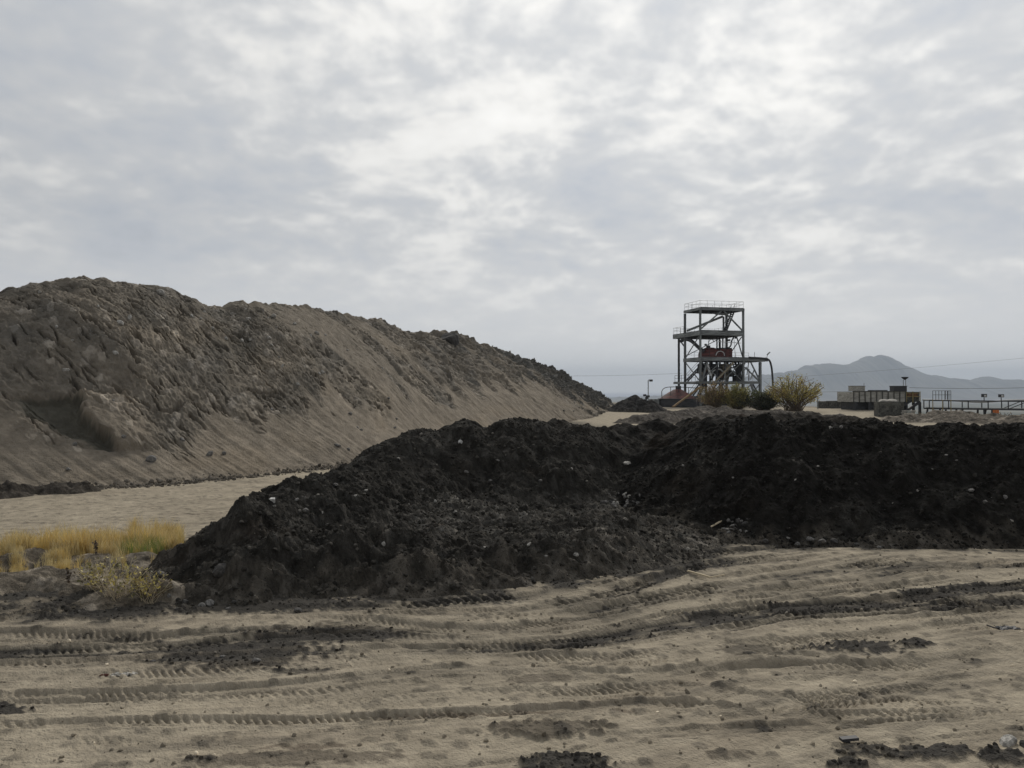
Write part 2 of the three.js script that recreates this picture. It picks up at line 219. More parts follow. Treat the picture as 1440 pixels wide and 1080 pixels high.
function ground(x, d, o) {                           // o = [height, r, g, b]
  let h = land(x, d), dark = 0, brown = 0, band = 0;
  const near = 1 - smooth(24, 40, d);
  if (near > 0 && Math.abs(x) < 30) {
    const fl = d - flow(x), wob = noise(x * 0.3, fl * 0.8) * 0.15;
    const st1 = fbm(x * 0.12 + 3, (fl + wob) * 1.7, 3), st2 = noise(x * 0.25 - 8, (fl + wob) * 6.1), st3 = noise(x * 0.55, (fl + wob) * 15);
    h += near * (0.05 * fbm(x * 0.3, d * 0.45, 2) + 0.014 * st1 + 0.006 * st2 + 0.004 * st3 - 0.014 * smooth(0.85, 0.97, ridged(x * 0.07 + 2, (fl + wob) * 2.1, 1)) * smooth(0.0, 0.3, noise(x * 0.5, fl * 2 + 50)) + 0.005 * fbm(x * 2.2, d * 5, 3) + 0.004 * noise(x * 9, d * 15) + 0.003 * noise(x * 24, d * 24));
    dark += 0.4 * smooth(0.16, 0.58, st1 * 0.7 + st2 * 0.5 + st3 * 0.3 + 0.4 * fbm(x * 1.3, d * 2.6, 4)) ; brown += 0.35 * smooth(0.05, 0.55, st1 + 0.5 * noise(x * 0.4 + 30, d * 0.7));
    band = 0.09 * st2 + 0.09 * st3 + 0.1 * st1;
    // crumbs
    const cr = lumps(x * 9, d * 9); if (WO[1] > 0.9) { h += 0.012 * cr * near; dark += 0.4 * cr; }
    if (d < 17.5) { tracks(x, d); h += TR[0]; dark += TR[1] * 1.1; }
    for (const s of SPILLS) { const ex = (x - s.x) / s.rx, ed = (d - s.d) / s.rd; if (ex * ex + ed * ed > 2.2) continue; const k = smooth(0.95, 0.45, ex * ex + ed * ed + 0.9 * fbm(x * 2.6, d * 3.4, 3) + 0.8 * noise(x * 13, d * 17)); dark += s.s * k * (1 - 0.5 * s.b); brown += s.b * k; h += 0.55 * k * s.h * (0.35 + 0.45 * lumps(x * 6.5, d * 6.5) + 0.5 * lumps(x * 17, d * 17) * WO[1] + 0.4 * noise(x * 15, d * 15)); }
    dark += 1.2 * smooth(0.5, 0, heapReach(x, d)) * smooth(-0.35, 0.35, fbm(x * 2.1, d * 2.1, 3)) ;
  }
  const far = smooth(17, 26, d + 3 * noise(x * 0.2, d * 0.2)) * (1 - smooth(150, 240, d));
  if (far > 0 && x > 0.5) { const k = far * smooth(0.5, 4, x) * smooth(-0.5, 0.25, fbm(x * 0.08, d * 0.08, 3)); let sand = 9; for (const p of SANDY) sand = Math.min(sand, nearPath(x, d, p)); dark = Math.max(dark, 0.75 * k * smooth(2, 5.5, sand + 2 * noise(x * 0.4, d * 0.4))); }
  h += 0.05 * (1 - near) * fbm(x * 0.9, d * 0.9, 3) * (1 - smooth(150, 200, d));
  dark = clamp(dark); brown = clamp(brown) * 0.75;
  const tone = 1 + band + 0.16 * fbm(x * 0.5 + 2, d * 0.7, 4) + 0.05 * noise(x * 7, d * 7);
  let r = 0.36, g = 0.312, b = 0.236;
  r = mix(r, 0.19, brown); g = mix(g, 0.152, brown); b = mix(b, 0.112, brown);
  r = mix(r, 0.06, dark); g = mix(g, 0.055, dark); b = mix(b, 0.048, dark);
  const plain = smooth(170, 420, d);
  if (plain > 0) { const f = fbm(x * 0.0016, d * 0.0009, 4), v = smooth(-0.1, 0.3, f); r = mix(r, mix(0.19, 0.085, v), plain); g = mix(g, mix(0.17, 0.09, v), plain); b = mix(b, mix(0.12, 0.055, v), plain); }
  o[0] = h; o[1] = r * tone; o[2] = g * tone; o[3] = b * tone; return o;
}

// ------------------------------------------------------------------ heaps: cones of tipped soil strung along their crests
// segments [x, distance, height] -> [x, distance, height], flat half width, fall per metre
const HEAPS = {
  lumpy: { segs: [[-3.75, 11.7, 0.92, -3.55, 14, 1.04, 0.12, 0.72], [-3.55, 14, 1.04, -2.9, 16, 1.18, 0.2, 0.6], [-2.9, 16, 1.16, -1.95, 18.1, 1.74, 0.15, 0.66], [-1.95, 18.2, 1.76, 0.33, 18.9, 1.86, 0.3, 0.64], [0.33, 18.9, 1.86, 1.6, 19.4, 1.78, 0.3, 0.66], [-0.7, 20.2, 1.75, 1.4, 20.6, 1.65, 0.9, 0.6], [-3.3, 11.2, 0.5, -1.5, 11.35, 0.3, 0.3, 0.5], [-1.5, 11.35, 0.3, 0.8, 12.1, 0.24, 0.35, 0.5], [-2.3, 13.2, 0.36, 0.8, 13.8, 0.26, 1.4, 0.35], [0.8, 13.8, 0.26, 2.7, 15.7, 0.15, 1.2, 0.3], [-1.5, 15.2, 0.42, 1.0, 16, 0.32, 0.9, 0.35], [-3.85, 10.9, 0.52, -3.2, 10.8, 0.42, 0.12, 0.62], [-3.0, 13.1, 0.85, -2.3, 13.6, 0.55, 0.1, 0.55]], box: [-6, 9.4, 4.2, 21.6], step: 0.026, tone: [0.042, 0.039, 0.034], rough: 1, seed: 1 },
  streaked: { segs: [[4.3, 18.8, 1.88, 5.3, 17.2, 2.02, 0.15, 0.64], [5.3, 17.2, 2.02, 7.3, 16.9, 1.86, 0.2, 0.62], [7.3, 16.9, 1.86, 9.8, 16.5, 1.84, 0.25, 0.62], [9.8, 16.5, 1.84, 12.2, 16.3, 1.74, 0.25, 0.62], [12.2, 16.3, 1.74, 18, 16, 1.6, 0.3, 0.62], [6.5, 14.9, 0.75, 7.4, 15.2, 0.95, 0.1, 0.62], [8, 18.5, 1.8, 17, 18.2, 1.6, 1, 0.6]], box: [1.2, 12.4, 18, 20], step: 0.03, tone: [0.0205, 0.0192, 0.0168], rough: 0.8, seed: 2 },
  hollow: { segs: [[1.8, 21.6, 1.6, 4.4, 22.2, 1.7, 0.4, 0.75], [4.4, 22.2, 1.7, 7, 23.4, 1.76, 0.5, 0.65]], box: [-1.2, 19, 10.5, 26], step: 0.055, tone: [0.031, 0.0285, 0.025], rough: 0.8, seed: 3 },
  broken: { segs: [[9.5, 33.5, 1.55, 12.8, 35, 1.72, 0.3, 0.6], [12.8, 35, 1.72, 14, 33, 1.55, 0.2, 0.62], [14, 33, 1.55, 15.4, 31.5, 1.2, 0.2, 0.6], [8, 29, 1.5, 11, 30, 1.45, 0.5, 0.5]], box: [4.5, 25, 19.5, 39], step: 0.08, tone: [0.05, 0.044, 0.037], rough: 1, seed: 4 },
  flat_topped: { segs: [[10.7, 25, 1.5, 16, 24.4, 1.46, 0.8, 0.6], [16, 24.4, 1.46, 24, 23.4, 1.4, 1, 0.6]], box: [6, 20.6, 27, 28], step: 0.085, tone: [0.026, 0.0235, 0.0195], rough: 0.9, seed: 5 },
  grey: { segs: [[11, 68, 0.55, 17.5, 73, 1.12, 0.6, 0.35], [17.5, 73, 1.12, 23, 70, 0.8, 0.6, 0.35], [23, 70, 0.8, 27, 66, 0.65, 0.5, 0.35]], box: [5, 60, 33, 80], step: 0.16, tone: [0.105, 0.093, 0.08], rough: 1, seed: 6 },
  far_dark: { segs: [[13.6, 95, 1.55, 14.4, 95.5, 1.95, 0.2, 0.68], [14.4, 95.5, 1.95, 16.2, 94, 1.3, 0.2, 0.68]], box: [9, 89, 21, 101], step: 0.12, tone: [0.046, 0.043, 0.04], rough: 1, seed: 7 },
  toe_berm: { segs: [[-22, 17.4, 0.42, -14, 19.6, 0.45, 0.15, 0.85], [-14, 19.6, 0.45, -11.4, 21, 0.26, 0.1, 0.85]], box: [-24, 15.5, -9.5, 23.5], step: 0.055, tone: [0.06, 0.052, 0.044], rough: 0.6, seed: 8 },
  spoil: { segs: [[33.5, 70, 0.3, 38, 68, 0.55, 0.5, 0.3], [38, 68, 0.55, 43, 64, 0.7, 0.5, 0.3], [40.5, 76, 0.7, 43.5, 74, 0.6, 0.3, 0.4]], box: [30, 58, 48, 80], step: 0.16, tone: [0.17, 0.148, 0.12], rough: 1.3, seed: 10 },
  weedy: { segs: [[-6.9, 10.6, 0.12, -6.1, 11.1, 0.15, 0.2, 0.25], [-7.6, 12.2, 0.12, -6.3, 12.3, 0.1, 0.15, 0.25], [-5.6, 11.9, 0.14, -5.2, 12.1, 0.16, 0.1, 0.3], [-4.9, 9.9, 0.1, -4.5, 10.3, 0.18, 0.15, 0.35]], box: [-9, 9.2, -3.6, 13.6], step: 0.03, tone: [0.2, 0.172, 0.135], rough: 0.4, seed: 9 },
};
function heapBase(H, x, d) {
  let h = -9; for (const [ax, ad, ah, bx, bd, bh, r, sl] of H.segs) { const ux = bx - ax, ud = bd - ad, t = clamp(((x - ax) * ux + (d - ad) * ud) / (ux * ux + ud * ud)), dist = Math.hypot(x - ax - t * ux, d - ad - t * ud); const v = mix(ah, bh, t) - sl * (Math.sqrt(Math.max(0, dist - r) ** 2 + 0.02) - 0.14); h = h < -8 ? v : smax(h, v, 0.12); }
  return h;
}
function inBox(H, x, d) { return x > H.box[0] && x < H.box[2] && d > H.box[1] && d < H.box[3]; }
function heapReach(x, d) { let m = 9; for (const k of ['lumpy', 'streaked', 'weedy']) { const H = HEAPS[k]; if (x > H.box[0] - 1 && x < H.box[2] + 1 && d > H.box[1] - 1 && d < H.box[3] + 1) m = Math.min(m, Math.max(0, -heapBase(H, x, d)) / 0.6); } return m; }
function heapHeight(H, x, d) {
  const b = heapBase(H, x, d); if (b < -0.5) return b + land(x, d);
  const s = H.seed * 13.7, q = H.rough, up = smooth(-0.15, 0.25, b), sc = H.step > 0.1 ? 0.45 : 1;
  const wx = x + 0.15 * noise(x * 1.7 + s, d * 1.7), wd = d + 0.15 * noise(x * 1.7 - s, d * 1.7 + 5);
  let n = (H.seed === 1 ? 0.42 : 0.3) * fbm(wx * 0.75 * sc + s, wd * 0.75 * sc, 3) + 0.22 * (ridged(wx * 1.0 * sc - s, wd * 1.0 * sc, 4) - 0.6);
  if (H.seed === 1 && b < 0.6 && d > 12.2) { tracks(x, d); n = n * mix(1, 0.4, smooth(0.6, 0.45, b)) + 1.3 * TR[0] * smooth(0.6, 0.4, b); }
  if (H.seed === 2) n += 0.07 * (ridged((x * 0.83 + d * 0.55) * 0.35, (x * -0.55 + d * 0.83) * 1.9, 2) - 0.5);
  if (sc === 1) {
    const low = smooth(0.75, 0.35, b) * mix(0.25, 1, smooth(13.2, 12.2, d)), L1 = lumps(wx * 2.0 + s, wd * 2.0), L2 = lumps(wx * 5.2 + s, wd * 5.2 + 3), i2 = WO[1], L3 = lumps(wx * 12 + s, wd * 12), i3 = WO[1];
    const calm = H.seed === 1 ? mix(1, 0.5, smooth(0.7, 1.1, b)) : 0.6; n += q * calm * ((H.seed === 1 ? 0.24 * low : 0.06) * (Math.sqrt(L1) - 0.6) + 0.075 * L2 * i2 * i2 + 0.045 * L3 * i3 * i3 + 0.05 * (0.3 - Math.abs(noise(x * 4.3, d * 4.3))) + 0.035 * (0.3 - Math.abs(noise(x * 9.7, d * 9.7))) + 0.022 * noise(x * 21, d * 21));
  } else n += q * (0.22 * lumps(wx * 0.9 + s, wd * 0.9) * WO[1] + 0.1 * noise(x * 2.7, d * 2.7));
  return land(x, d) + b + n * mix(0.3, 1, up);
}
function heapMesh(H) {
  const [x0, d0, x1, d1] = H.box, nu = Math.round((x1 - x0) / H.step), nv = Math.round((d1 - d0) / H.step), s = H.seed * 5.1, tmp = [0, 0, 0, 0];
  return gridMesh(nu, nv, (i, j, o) => {
    const x = mix(x0, x1, i / (nu - 1)), d = mix(d0, d1, j / (nv - 1)), b = heapBase(H, x, d), h = heapHeight(H, x, d);
    const dry = smooth(0.1, 0.5, fbm(x * 0.7 + s, d * 0.7, 4)), rust = smooth(0.2, 0.55, fbm(x * 0.5 - s, d * 0.5 + 7, 3)), gr = 1 + 0.35 * fbm(x * 5, d * 5, 3) + 0.2 * noise(x * 17, d * 17);
    const bench = H.seed === 1 ? smooth(0.6, 0.35, b) * smooth(12.1, 12.7, d) * smooth(-0.3, 0.25, fbm(x * 1.4, d * 2.2 + 3, 4)) : 0, k = 1 + 1.2 * dry + 1.7 * bench; let r = H.tone[0] * k, g = H.tone[1] * k, bl = H.tone[2] * k;
    r = mix(r, r * 1.16 + 0.004, rust * 0.7); g = mix(g, g * 1.05 + 0.002, rust * 0.7);
    const dust = smooth(0.35, 0.05, b + 0.25 * noise(x * 3, d * 3)) * 0.35 * (H.seed < 4 ? 1 : 0.6); r = mix(r, 0.2, dust); g = mix(g, 0.175, dust); bl = mix(bl, 0.142, dust);
    lumps((x + 0.15 * noise(x * 1.7 + s, d * 1.7)) * 9, d * 9); if (WO[1] > 0.86) { r *= 1.5; g *= 1.52; bl *= 1.55; } else if (WO[1] < 0.2) { r *= 0.7; g *= 0.7; bl *= 0.7; }
    o[0] = x; o[1] = h; o[2] = -d; o[3] = r * gr; o[4] = g * gr; o[5] = bl * gr; o[6] = x; o[7] = d * 1.1;
    return b > -0.3;
  }, SOIL.dark, true);
}

// ------------------------------------------------------------------ the ground: one sheet from behind the camera to the horizon
{
  const ds = []; for (let d = 3.6; d < 20;) { ds.push(d); d *= 1.0032; } for (let d = 20; d < 45;) { ds.push(d); d *= 1.009; } for (let d = 45; d < 15000;) { ds.push(d); d *= 1.042; }
  const rows = [-70, -45, -25, -12, -5, -1, 1, 2.2, 3.0, ...ds], nu = 800, tmp = [0, 0, 0, 0];
  const width = (d) => d < 3.6 ? 12 + (3.6 - d) * 1.6 : 9 + d * 1.25 - 1.5;
  const g = gridMesh(nu, rows.length, (i, j, o) => {
    const d = rows[j], s = i / (nu - 1) * 2 - 1, W = width(d), vis = Math.min(W * 0.9, 0.7 * Math.max(d, 3.6) + 0.6), a = Math.abs(s), x = Math.sign(s) * (a < 0.93 ? a / 0.93 * vis : mix(vis, W, (a - 0.93) / 0.07));
    ground(x, d, tmp); o[0] = x; o[1] = tmp[0]; o[2] = -d; o[3] = tmp[1]; o[4] = tmp[2]; o[5] = tmp[3]; o[6] = x; o[7] = d;
  }, SOIL.yard);
  setting(g, 'ground', 'structure', 'pale tan dirt yard rutted by wheel tracks', 'ground');
}

// ------------------------------------------------------------------ the big stockpile: toe line, ridge line and the slope between
const PILE = [[-330, 25, 440, -420, 705], [-120, 27, 428, -150, 699], [0, 28.5, 412, 55, 691], [60, 29.6, 396, 140, 687], [125, 31, 387, 230, 682], [180, 32.2, 393, 295, 676], [230, 33.5, 405, 350, 671], [300, 36, 428, 440, 661], [340, 37.8, 422, 490, 656], [370, 39.5, 428, 530, 651], [430, 43, 430, 610, 634], [470, 47, 438, 658, 623], [520, 53, 450, 710, 613], [570, 59, 462, 752, 605], [625, 66, 467, 790, 598], [660, 71, 480, 812, 594], [695, 78, 490, 832, 590], [725, 86, 503, 844, 587], [760, 93, 515, 854, 584.5], [790, 98, 528, 862, 583], [803, 101, 541, 867, 582], [832, 106, 547, 872, 581], [848, 108, 560, 877, 580], [866, 111, 574, 884, 579]];
const PN = PILE.length, pileR = [], pileT = [];
for (const [px, d, y, tx, ty] of PILE) { pileR.push(new THREE.Vector3((px - 720) * d / FOCAL, EYE + (553 - y) * d / FOCAL, d)); const [x, td] = flat(tx, ty); pileT.push(new THREE.Vector3(x, -0.15, Math.min(td, 122))); }
const crvR = new THREE.CatmullRomCurve3(pileR, false, 'centripetal'), crvT = new THREE.CatmullRomCurve3(pileT, false, 'centripetal');
const NU = 1250, NS = 270, SMAX = 1.45;
const pileCols = []; { let along = 0, prev = null; for (let i = 0; i < NU; i++) { const t = i / (NU - 1), R = crvR.getPoint(t), T = crvT.getPoint(t); T.y = land(T.x, T.z) - 0.15; const M = R.clone().lerp(T, 0.5); if (prev) along += M.distanceTo(prev); prev = M; pileCols.push({ R, T, along, px: 720 + T.x / T.z * FOCAL, L: R.distanceTo(T) }); } }
const END0 = pileCols[Math.round(15.2 / 23 * (NU - 1))].along, END1 = pileCols[Math.round(17 / 23 * (NU - 1))].along;
// carved bites [along, up the slope (0..1), half length m, half height m, depth m]
const alongAt = (t) => pileCols[Math.round(clamp(t) * (NU - 1))].along;
function pilePoint(i, s, o) {
  const c = pileCols[i], a = c.along, b = s * c.L, dx = c.R.x - c.T.x, dd = c.R.z - c.T.z, len = Math.hypot(dx, dd), H = c.R.y - c.T.y;
  let y; const far = smooth(20, 80, c.R.z);
  if (s <= 1) y = c.T.y + H * (s - 0.05 * Math.sin(s * Math.PI * 2) * (1 - far * 0.5) + 0.03 * Math.sin(s * Math.PI)); else y = c.R.y - H * 0.5 * Math.pow(s - 1, 1.4) * 2;
  let x = c.T.x + dx * Math.min(s, 1) + dx * Math.max(0, s - 1) * 0.9, d = c.T.z + dd * Math.min(s, 1) + dd * Math.max(0, s - 1) * 0.9;
  const edge = 0.44 + 0.17 * fbm(a * 0.09 + 4, 1.5, 3) * 2 - 0.16 * smooth(12, 4, a) + 0.1 * noise(a * 0.5, 9.2);
  let crust = smooth(edge - 0.035, edge + 0.04, s + 0.12 * fbm(a * 0.55, b * 0.4, 3));
  
  const rill = a + 0.5 * b * (1 - 0.75 * smooth(14, 40, a));                        // gullies run straight down
  const chute = smooth(0.22, 0.42, noise(rill * 0.3 + 5.6, b * 0.05) + 0.3 * noise(rill * 0.9, b * 0.12)); crust *= 1 - 0.8 * chute;
  const endRough = smooth(END0, END1, a); crust = Math.max(crust, endRough * smooth(-0.25, 0.2, fbm(a * 0.3, b * 0.3 + 40, 3) + s * 0.5 - 0.1));
  const gul = ridged(rill * 0.42 + 0.25 * noise(a * 0.3, b * 0.5), b * 0.09 + 3, 2), gulS = ridged(rill * 1.25 + 0.3 * noise(a, b), b * 0.2, 3), clod = fbm(a * 1.6, b * 1.6, 4), cl2 = lumps(a * 1.7 + 0.3 * noise(a * 2, b * 2), b * 1.5), ci = WO[1], cl3 = lumps(a * 4.1, b * 3.6), ci3 = WO[1];
  let n = 0, dark = 0, groove = 0;
  n += 0.5 * fbm(a * 0.12, b * 0.16, 3) * smooth(0, 0.2, s) * (1 - 0.5 * smooth(0.85, 1, s));
  groove = smooth(0.80, 0.95, gulS) * smooth(-0.15, 0.2, noise(a * 0.35 + 7, b * 0.45)) ;
  const gulT = ridged(rill * 2.4 + 0.5 * noise(a * 1.5, b * 0.8), b * 0.5 + 4, 2), crack = smooth(0.78, 0.92, gulT) * smooth(-0.15, 0.05, noise(rill * 1.1 - 3, b * 0.9 + 8));
  const ledge = smooth(0.85, 0.97, ridged(a * 0.16 + 5, b * 0.8 + 0.6 * noise(a * 0.4, b * 0.3), 2)) * smooth(0, 0.3, noise(a * 0.3 - 7, b * 0.5 + 3));
  n += crust * (1 - 0.5 * smooth(0.88, 1, s)) * (1 + 1.6 * endRough) * (0.12 * clod + 0.2 * (0.5 - gul) + 0.05 * cl2 * ci * ci + 0.035 * cl3 * ci3 * ci3 + 0.05 * (0.3 - Math.abs(noise(a * 5.5, b * 5.5))) - 0.34 * groove - 0.3 * ledge - 0.34 * crack + 0.07 * (0.3 - Math.abs(noise(rill * 3.1, b * 2.1))) + 0.06 * noise(a * 9, b * 9));
  n += Math.max(crust, 0.25) * far * (0.75 * (ridged(rill * 0.42 + 3, b * 0.3, 3) - 0.62) + 0.5 * fbm(a * 0.7, b * 0.7, 4));
  n += smooth(0.8, 1.0, s) * (0.16 * noise(a * 0.9, 4.4) + 0.1 * noise(a * 2.3, 8.8) + far * (0.55 * noise(a * 0.33, 1.7) + 0.3 * noise(a * 0.9, 2.9)));
  const streak = noise(rill * 2.6, b * 0.05 + 9) + 0.6 * noise(rill * 6.3, b * 0.09);
  n += (1 - crust) * (0.035 * streak + 0.02 * noise(a * 3, b * 2) + 0.10 * (0.5 - ridged(rill * 0.8, b * 0.06, 1)) * 0.5);
  if (s < 0.09) n += 0.14 * cl2 * ci * smooth(0.09, 0.02, s) * smooth(14, 19, a) + 0.07 * cl3 * ci3 * smooth(0.09, 0.02, s);
  // bites of the loader: a scooped bay near the left foot and a hollow under the far ridge
  let olive = 0, pale = 0;
  for (const B of BITES) { const e = a - B.a, f = (s - B.s) * c.L, jag = 0.3 * noise(b * 1.6 + B.a, 2.5) + 0.1 * noise(b * 5, a * 5), sk = e + B.lean * f + jag; if (Math.abs(sk) > 4 * B.size || Math.abs(f) > 2.2 * B.tall) continue;
    const win = smooth(-B.tall, -B.tall * 0.55, f + jag) * smooth(B.tall, B.tall * 0.75, f + jag * 1.5), right = smooth(-0.06, 0.08, sk);
    const scoop = win * (1 - right) * smooth(-2.1 * B.size, -0.25 * B.size, sk + 0.5 * f), mound = win * right * smooth(3 * B.size, 0.2, sk);
    n = mix(n, n * 0.3, Math.max(scoop, mound * 0.5)) - B.depth * scoop + B.rise * mound; olive = Math.max(olive, smooth(0.15, 0.5, scoop) * B.tint); crust *= 1 - 0.8 * scoop; pale = Math.max(pale, mound * smooth(-0.2 * B.tall, 0.5 * B.tall, f)); }
  const nx = dx / len, nd = dd / len;                 // outward = away from the slope: towards the toe and up
  y += n * 0.82; x -= nx * n * 0.5; d -= nd * n * 0.5;
  if (o) {
    const up = smooth(0.25, 0.8, s);
    let r = 0.238, g = 0.204, bl = 0.16;
    const tone = 1 + 0.14 * streak * (1 - crust) + 0.18 * clod + 0.1 * noise(a * 7, b * 7);
    let dk = crust * (0.3 + 0.7 * fbm(a * 0.35, b * 0.45 + 11, 4)) + 0.12 * up + 0.65 * endRough * crust + 0.35 * far * crust * smooth(-0.1, 0.3, fbm(rill * 0.3 + 9, b * 0.25, 3)); dk = clamp(dk - 0.6 * pale);
    const br = smooth(0.05, 0.5, fbm(a * 0.2 - 9, b * 0.3, 3)) * 0.6;
    r = mix(r, 0.118, dk); g = mix(g, 0.112, dk); bl = mix(bl, 0.1, dk);
    r = mix(r, r * 1.04, br); bl = mix(bl, bl * 0.94, br);
    r = mix(r, 0.075, olive * 0.9); g = mix(g, 0.074, olive * 0.9); bl = mix(bl, 0.06, olive * 0.9);
    if (ci3 > 0.95 && crust > 0.2) { r *= 1.6; g *= 1.62; bl *= 1.66; }
    const foot = smooth(0.06, 0.0, s + 0.04 * noise(a * 1.3, 3)) * 0.4 * smooth(14, 19, a); r = mix(r, 0.1, foot); g = mix(g, 0.085, foot); bl = mix(bl, 0.07, foot);
    o[3] = r * tone; o[4] = g * tone; o[5] = bl * tone; o[6] = a; o[7] = b;
    o[0] = x; o[1] = y; o[2] = -d;
  }
  return [x, y, d];
}
const iAt = (px) => { let b = 0, m = 1e9; pileCols.forEach((c, i) => { const q = Math.abs(c.px - px); if (q < m) { m = q; b = i; } }); return b; };
const BITES = [
  { a: pileCols[iAt(168)].along, s: 0.29, lean: 0.35, size: 0.7, tall: 1.45, depth: 0.32, rise: 0.3, tint: 0.9 },
];
top(gridMesh(NU, NS, (i, j, o) => { const v = j / (NS - 1); pilePoint(i, v < 0.9 ? v / 0.9 * 1.04 : mix(1.04, SMAX, (v - 0.9) / 0.1), o); }, SOIL.stock), 'stockpile', 'huge long grey-brown stockpile of eroded tailings with a scooped bay at its foot', 'stockpile');

const HEAP_INFO = {
  lumpy: ['soil_heap', 'black lumpy soil heap beside the golden grass, broken bricks on it'],
  streaked: ['soil_heap', 'long black soil heap with a smooth streaked face and stones along its foot'],
  hollow: ['soil_heap', 'dark soil heap closing the hollow between the two large black heaps'],
  broken: ['soil_heap', 'low dark rubble heap in front of the pale haul road'],
  flat_topped: ['soil_heap', 'dark flat-topped soil bank behind the long streaked heap'],
  grey: ['soil_heap', 'wide grey-brown heap in front of the steel tower and shrubs'],
  far_dark: ['soil_heap', 'small steep black mound at the far end of the big stockpile'],
  toe_berm: ['soil_berm', 'low dark clod berm along the foot of the big stockpile'],
  spoil: ['rubble_mound', 'low brown rubble mound between the dirty concrete block and the reeds'],
  weedy: ['soil_heap', 'low grey hummocks of soil round the dry weeds'],
};
for (const [k, [name, label]] of Object.entries(HEAP_INFO)) top(heapMesh(HEAPS[k]), name, label, name === 'soil_berm' ? 'berm' : name === 'rubble_mound' ? 'rubble' : 'soil heap');
const O4 = [0, 0, 0, 0];
function surface(x, d) { let h = ground(x, d, O4)[0]; for (const k in HEAPS) if (inBox(HEAPS[k], x, d)) h = Math.max(h, heapHeight(HEAPS[k], x, d)); return h; }
function hit(px, py) {                                // where the line of sight through a photo pixel meets the soil
  const tx = (px - 720) / FOCAL, ty = (py - 553) / FOCAL; let d = 4; for (let k = 0; k < 4000; k++) { const y = EYE - ty * d; if (surface(tx * d, d) >= y) break; d += 0.004 * d; if (d > 140) break; } return [tx * d, EYE - ty * d, d];
}

// ------------------------------------------------------------------ stones
function rockGeometry(seed, detail, squash = [1, 0.7, 0.85], boxy = 0) {
  const r = rng(seed); let g = boxy ? new THREE.BoxGeometry(1.6, 1.6, 1.6, 3, 3, 3) : new THREE.IcosahedronGeometry(1, detail); g.deleteAttribute('uv'); g.deleteAttribute('normal'); g = mergeVertices(g, 1e-4);
  const planes = []; for (let k = 0; k < 9; k++) { const z = r() * 2 - 1, a = r() * 6.283, q = Math.sqrt(1 - z * z); planes.push([q * Math.cos(a), z, q * Math.sin(a), 0.62 + 0.3 * r()]); }
  const p = g.attributes.position; for (let i = 0; i < p.count; i++) { let x = p.getX(i), y = p.getY(i), z = p.getZ(i); if (!boxy) for (const [a, b, c, k] of planes) { const t = a * x + b * y + c * z - k; if (t > 0) { x -= a * t; y -= b * t; z -= c * t; } } const n = 1 + (boxy ? 0.05 : 0.14) * noise(x * 1.7 + seed, y * 1.7 + z * 2.1); p.setXYZ(i, x * n * squash[0], y * n * squash[1], z * n * squash[2]); }
  g = g.toNonIndexed(); g.computeVertexNormals();
  const uv = new Float32Array(g.attributes.position.count * 2); for (let i = 0; i < uv.length / 2; i++) { uv[i * 2] = g.attributes.position.getX(i); uv[i * 2 + 1] = g.attributes.position.getZ(i) + g.attributes.position.getY(i); } g.setAttribute('uv', new THREE.BufferAttribute(uv, 2)); return g;
}
const ROCKS = [rockGeometry(3, 2), rockGeometry(8, 2, [1, 0.55, 0.7]), rockGeometry(21, 2, [1, 0.8, 0.75]), rockGeometry(34, 2, [1, 0.42, 0.66])], BRICK = rockGeometry(5, 0, [1, 0.48, 0.52], 1);
const stoneMap = texture(G1, 1024, 130, 290, true, 0.5);
const STONE = { pale: new THREE.MeshStandardMaterial({ color: lin(0.42, 0.40, 0.36), roughness: 0.95, map: stoneMap }), grey: new THREE.MeshStandardMaterial({ color: lin(0.21, 0.2, 0.185), roughness: 0.95, map: stoneMap }), dark: new THREE.MeshStandardMaterial({ color: lin(0.075, 0.07, 0.064), roughness: 0.95, map: stoneMap }), white: new THREE.MeshStandardMaterial({ color: lin(0.66, 0.65, 0.62), roughness: 0.9, map: stoneMap }) };
const rr = rng(4242);
function stone(px, py, wide, mat, name, label, grp, geo) {
  const [x, y, d] = hit(px, py), s = wide * d / FOCAL / 2, g = geo ?? ROCKS[Math.floor(rr() * 4)], o = new THREE.Mesh(g, mat);
  o.position.set(x, y + s * 0.12, -d); o.scale.setScalar(s); o.rotation.set((rr() - 0.5) * 0.7, rr() * 6.28, (rr() - 0.5) * 0.7); return top(o, name, label, name.includes('brick') ? 'brick' : 'stone', grp);
}
stone(381, 704, 15, STONE.white, 'broken_brick', 'white broken brick on the black lumpy heap', null, BRICK).rotation.set(0.25, 0.25, -0.1);
stone(648, 623, 11, STONE.white, 'stone', 'white stone high on the black lumpy heap below its crest');
stone(881, 653, 16, STONE.pale, 'stone', 'pale flat stone in the hollow between the two large black heaps', null, ROCKS[1]);
stone(540, 766, 13, STONE.pale, 'stone', 'pale upright stone in the middle of the lumpy heap, above the rounded clods');
stone(228, 808, 20, STONE.grey, 'boulder', 'large grey stone at the end of the heap beside the dry weeds', null, ROCKS[1]);
stone(312, 803, 26, STONE.dark, 'boulder', 'round black clod on the end slope of the lumpy heap', null, ROCKS[2]);
stone(362, 929, 19, STONE.grey, 'stone', 'grey oval stone on the yard at the edge of dark spilled soil', null, ROCKS[3]);
stone(315, 923, 11, STONE.grey, 'stone', 'small grey stone on the dark spilled soil in the yard', null, ROCKS[1]);
stone(218, 929, 9, STONE.dark, 'stone', 'small dark stone on bare sand near the dark spilled soil');
stone(419, 859, 18, STONE.dark, 'stone', 'flat dark stone on the sand at the foot of the lumpy heap', null, ROCKS[3]);
stone(1414, 1043, 30, STONE.pale, 'stone', 'pale jagged stone lying by black crumbs at the yard edge', null, ROCKS[1]);
stone(1437, 1047, 18, STONE.dark, 'stone', 'dark clod touching the pale jagged stone');
